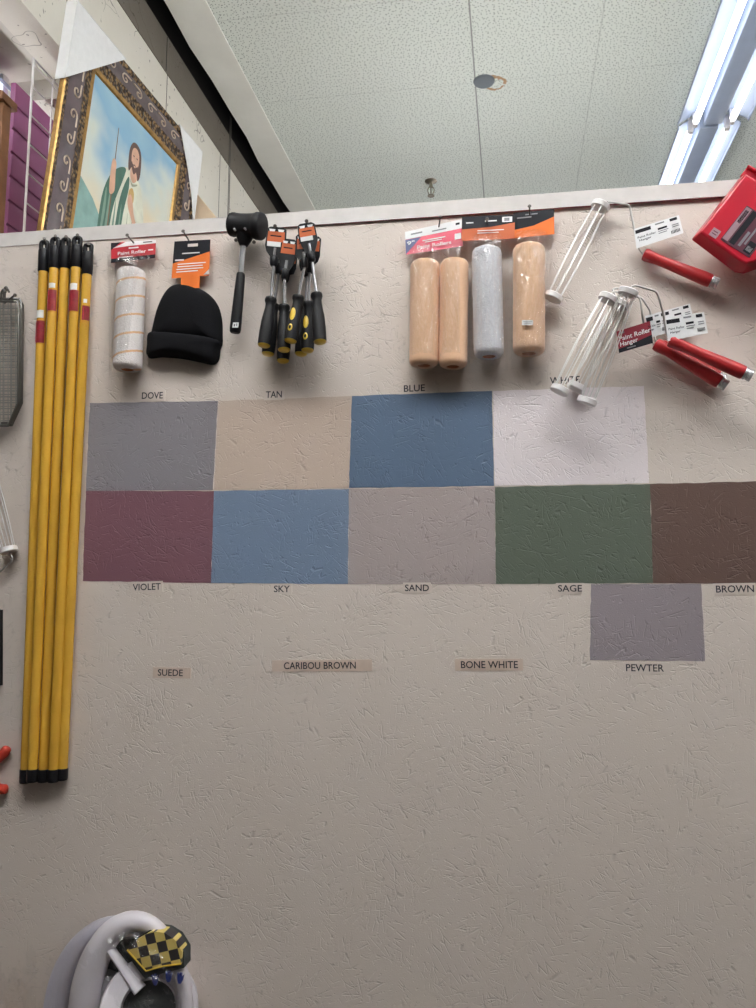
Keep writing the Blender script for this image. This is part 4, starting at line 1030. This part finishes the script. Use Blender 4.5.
# scrap of tan board past the picture, thin wires from the ceiling slot
a, b = W(196, 193, -1.06), W(216, 217.5, -1.06); a2, b2 = V(a.x-.06, 1.06, a.z+.05), V(b.x+.004, 1.06, b.z-.01)
bm = B(); slab(bm, [V(a2.x, 1.06, 2.2), V(b2.x, 1.06, 2.2), b2, b, a, a2], (.003, .012, 0))
o = obj('tan_board', bm, mat('tan_hardboard', rgb(222, 200, 170), .6, nscale=6, namt=.06), loc=V(-1.1, 1.06, 2.2), smooth=False); tag(o, 'tan board with a slanted top standing past the picture frame', 'board')
for dx, lb in ((0, 'thin hanging wire from the ceiling slot, nearer the picture'), (.016, 'thin hanging wire from the ceiling slot, nearer the mallet')):
    p = onx(230, 124, -1.47)+V(0, dx, 0); bm = B(); tube(bm, [V(p.x, p.y, 4.1), V(p.x+.002, p.y, 3.6), V(p.x, p.y+.002, 2.9), V(p.x, p.y, 2.2)], .0021, 6)
    o = obj('hanging_wire', bm, M_dsteel, loc=V(p.x, p.y, 4.1)); tag(o, lb, 'wire', 'wires from the ceiling slot')

# ------------------------------------------------------------------ ceiling fittings
p = onz(484, 81, HC); bm = B(); lathe(bm, p+V(0, 0, .003), p-V(0, 0, .012), [(0, .052), (.3, .052), (.8, .047), (1, .03)], 28)
o = obj('cover_plate', bm, mat('grey_cover_plate', rgb(112, 120, 126), .5, .2), loc=p); tag(o, 'round grey cover plate where ceiling tile seams cross', 'cover plate')
p = onz(431, 181, HC); t = thing('sprinkler_head', p, 'small metal sprinkler head under the pale tiled ceiling', 'sprinkler')
M_brass = mat('dull_chrome_brass', rgb(150, 142, 128), .35, .8)
bm = B(); lathe(bm, p, p-V(0, 0, .014), [(0, .036), (.3, .036), (1, .018)], 24); obj('escutcheon', bm, M_brass, t)
bm = B(); lathe(bm, p-V(0, 0, .01), p-V(0, 0, .04), [(0, .011), (1, .011)], 14)
for s in (-1, 1): tube(bm, bez([p+V(s*.009, 0, -.036), p+V(s*.019, 0, -.055), p+V(s*.014, 0, -.078), p+V(0, 0, -.092)], 5), .0034, 7)
lathe(bm, p-V(0, 0, .04), p-V(0, 0, .09), [(0, .004), (1, .004)], 8); obj('frame_arms', bm, M_brass, t)
bm = B(); lathe(bm, p-V(0, 0, .092), p-V(0, 0, .096), [(0, .021), (1, .021)], 18); obj('deflector', bm, M_brass, t)

def fixture(x, y0, y1, z, label, dz=.045, w=.17, bare=False, tm=None):
    """open twin-tube strip light with sloped reflector wings, hung dz under the ceiling"""
    t = thing('fluorescent_light', V(x, (y0+y1)/2, z), label, 'ceiling light', 'fluorescent strip lights on the ceiling')
    zt = z-dz; bm = B()
    box(bm, (x-.045, y0, zt-.07), (x+.045, y1, zt), bev=.004)
    obj('channel', bm, M_enamel, t)
    bm = B()
    for s in (-1, 1):
        slab(bm, [V(x+s*.04, y0, zt-.002), V(x+s*w*.55, y0, zt-.008), V(x+s*w, y0, zt-.05), V(x+s*w, y0, zt-.066), V(x+s*(w-.002), y0, zt-.066), V(x+s*(w-.003), y0, zt-.051), V(x+s*w*.54, y0, zt-.0105), V(x+s*.04, y0, zt-.0045)], (0, y1-y0, 0))
    if bare: bm.free()
    else: obj('reflector', bm, M_enamel, t)
    n = max(1, round((y1-y0)/1.2)); L = (y1-y0)/n
    for k in range(n):
        for s in (-1, 1):
            bm = B(); lathe(bm, V(x+s*.088, y0+k*L+.035, zt-.064), V(x+s*.088, y0+(k+1)*L-.035, zt-.064), [(0, .009), (.004, .0155), (.996, .0155), (1, .009)], 14); obj('tube', bm, tm or M_tubeold, t)
    for k in range(n+1):
        for s in (-1, 1):
            y = min(max(y0+k*L, y0+.016), y1-.016); bm = B(); box(bm, (x+s*.088-.012, y-.016, zt-.08), (x+s*.088+.012, y+.016, zt-.006), bev=.003); obj('lamp_holder', bm, M_white, t)
    for y in (y0+.3, y1-.3):
        bm = B(); tube(bm, [V(x, y, zt-.002), V(x, y, z)], .005, 6); obj('hanger', bm, M_nail, t)
FX = 1.01
def bare_strip(c, ang, z, drop, label, L=2.4, post=False, tm=None):  # unseen battens, mostly added to brighten ceiling, wall and soffit
    '''batten with two open tubes and no reflector, dropped from the ceiling on rods'''
    t = thing('unseen_batten_light', V(c[0], c[1], z), label, 'ceiling light', 'unseen bare batten lights')
    X = V(math.cos(ang), math.sin(ang), 0); Y = V(-X.y, X.x, 0); C = V(c[0], c[1], z-drop)
    M4 = Matrix(((X.x, Y.x, 0, C.x), (X.y, Y.y, 0, C.y), (0, 0, 1, C.z), (0, 0, 0, 1)))
    bm = B(); box(bm, (-L/2, -.03, -.02), (L/2, .03, .03), bev=.004, M=M4); obj('channel', bm, M_enamel, t)
    for s in (-1, 1):
        for k in (-1, 1):
            bm = B(); lathe(bm, C+X*(k*.03)+Y*(s*.06), C+X*(k*(L/2-.03))+Y*(s*.06), [(0, .009), (.004, .0155), (.996, .0155), (1, .009)], 14); obj('tube', bm, tm or M_tube, t)
        if post: bm = B(); tube(bm, [C+X*(s*L*.35)-V(0, 0, .02), C+X*(s*L*.35)-V(0, 0, z-drop)], .02, 10); obj('post', bm, M_nail, t)
        else: bm = B(); tube(bm, [C+X*(s*L*.35)+V(0, 0, .03), C+X*(s*L*.35)+V(0, 0, drop)], .004, 6); obj('hanger', bm, M_nail, t)
fixture(FX-.012, 2.345, 4.745, HC, 'strip light over the far side of the wall, running on behind the front one', w=.15)
fixture(FX, -.07, 2.33, HC, 'open twin tube strip light crossing above the red pan', .04)
fixture(FX, -2.5, -.1, HC, 'strip light on the near side of the wall', tm=M_tubemid); fixture(FX, -5, -2.6, HC, 'strip light farthest from the paint wall')
bare_strip((-.35, -4.3), PI/2, HC, .2, 'batten light running away from the paint wall, farthest back', tm=M_tubeold)
for y in (1.2, 4.2): bare_strip((3.3, y), PI/2, HC, .4, 'unseen batten light on rods in the next row over, added to brighten the ceiling')  # added row out of view, throws light up onto the ceiling
for x, y in ((.1, 1.6), (.1, 4.4)): bare_strip((x, y), 0, HC, 1.5, 'hidden batten light on posts behind the wall, added to brighten the ceiling', 1.4, True)  # lamps added out of sight behind the partition for ceiling brightness
bare_strip((-.3, -1.2), 0, HC, .2, 'unseen batten light added to light the paint wall from above, the nearer of two', 2.1)  # added overhead so the wall is brighter towards its top
bare_strip((-.3, -1.7), 0, HC, .2, 'unseen batten light added to light the paint wall from above, the farther of two', 2.1)  # second lamp of the added pair above the wall
bare_strip((2.25, -1.2), 0, HC, .2, 'unseen batten light beyond the strip light row, added to light the right of the wall', 2.1)  # added out of view to light the right side of the wall
fixture(-1.85, -.55, .69, 3.415, 'strip light under the low soffit near the timber post', dz=.02, w=.12)
bare_strip((-2.3, .9), PI/2, 3.415, .6, 'unseen batten light on posts, added to brighten the low soffit', 1.4, True)  # added out of view to light the soffit from below

# ------------------------------------------------------------------ light and view
w = bpy.data.worlds.new('world'); S.world = w; w.use_nodes = True
w.node_tree.nodes['Background'].inputs[0].default_value = (.8, .85, .9, 1); w.node_tree.nodes['Background'].inputs[1].default_value = .3
S.view_settings.view_transform = 'Standard'; S.view_settings.look = 'None'; S.view_settings.gamma = 1; S.view_settings.use_curve_mapping = False
S.view_settings.exposure = 1.72
S.cycles.max_bounces = 10; S.cycles.diffuse_bounces = 5; S.cycles.transparent_max_bounces = 16
S.cycles.caustics_reflective = False; S.cycles.caustics_refractive = False; S.cycles.sample_clamp_indirect = 4
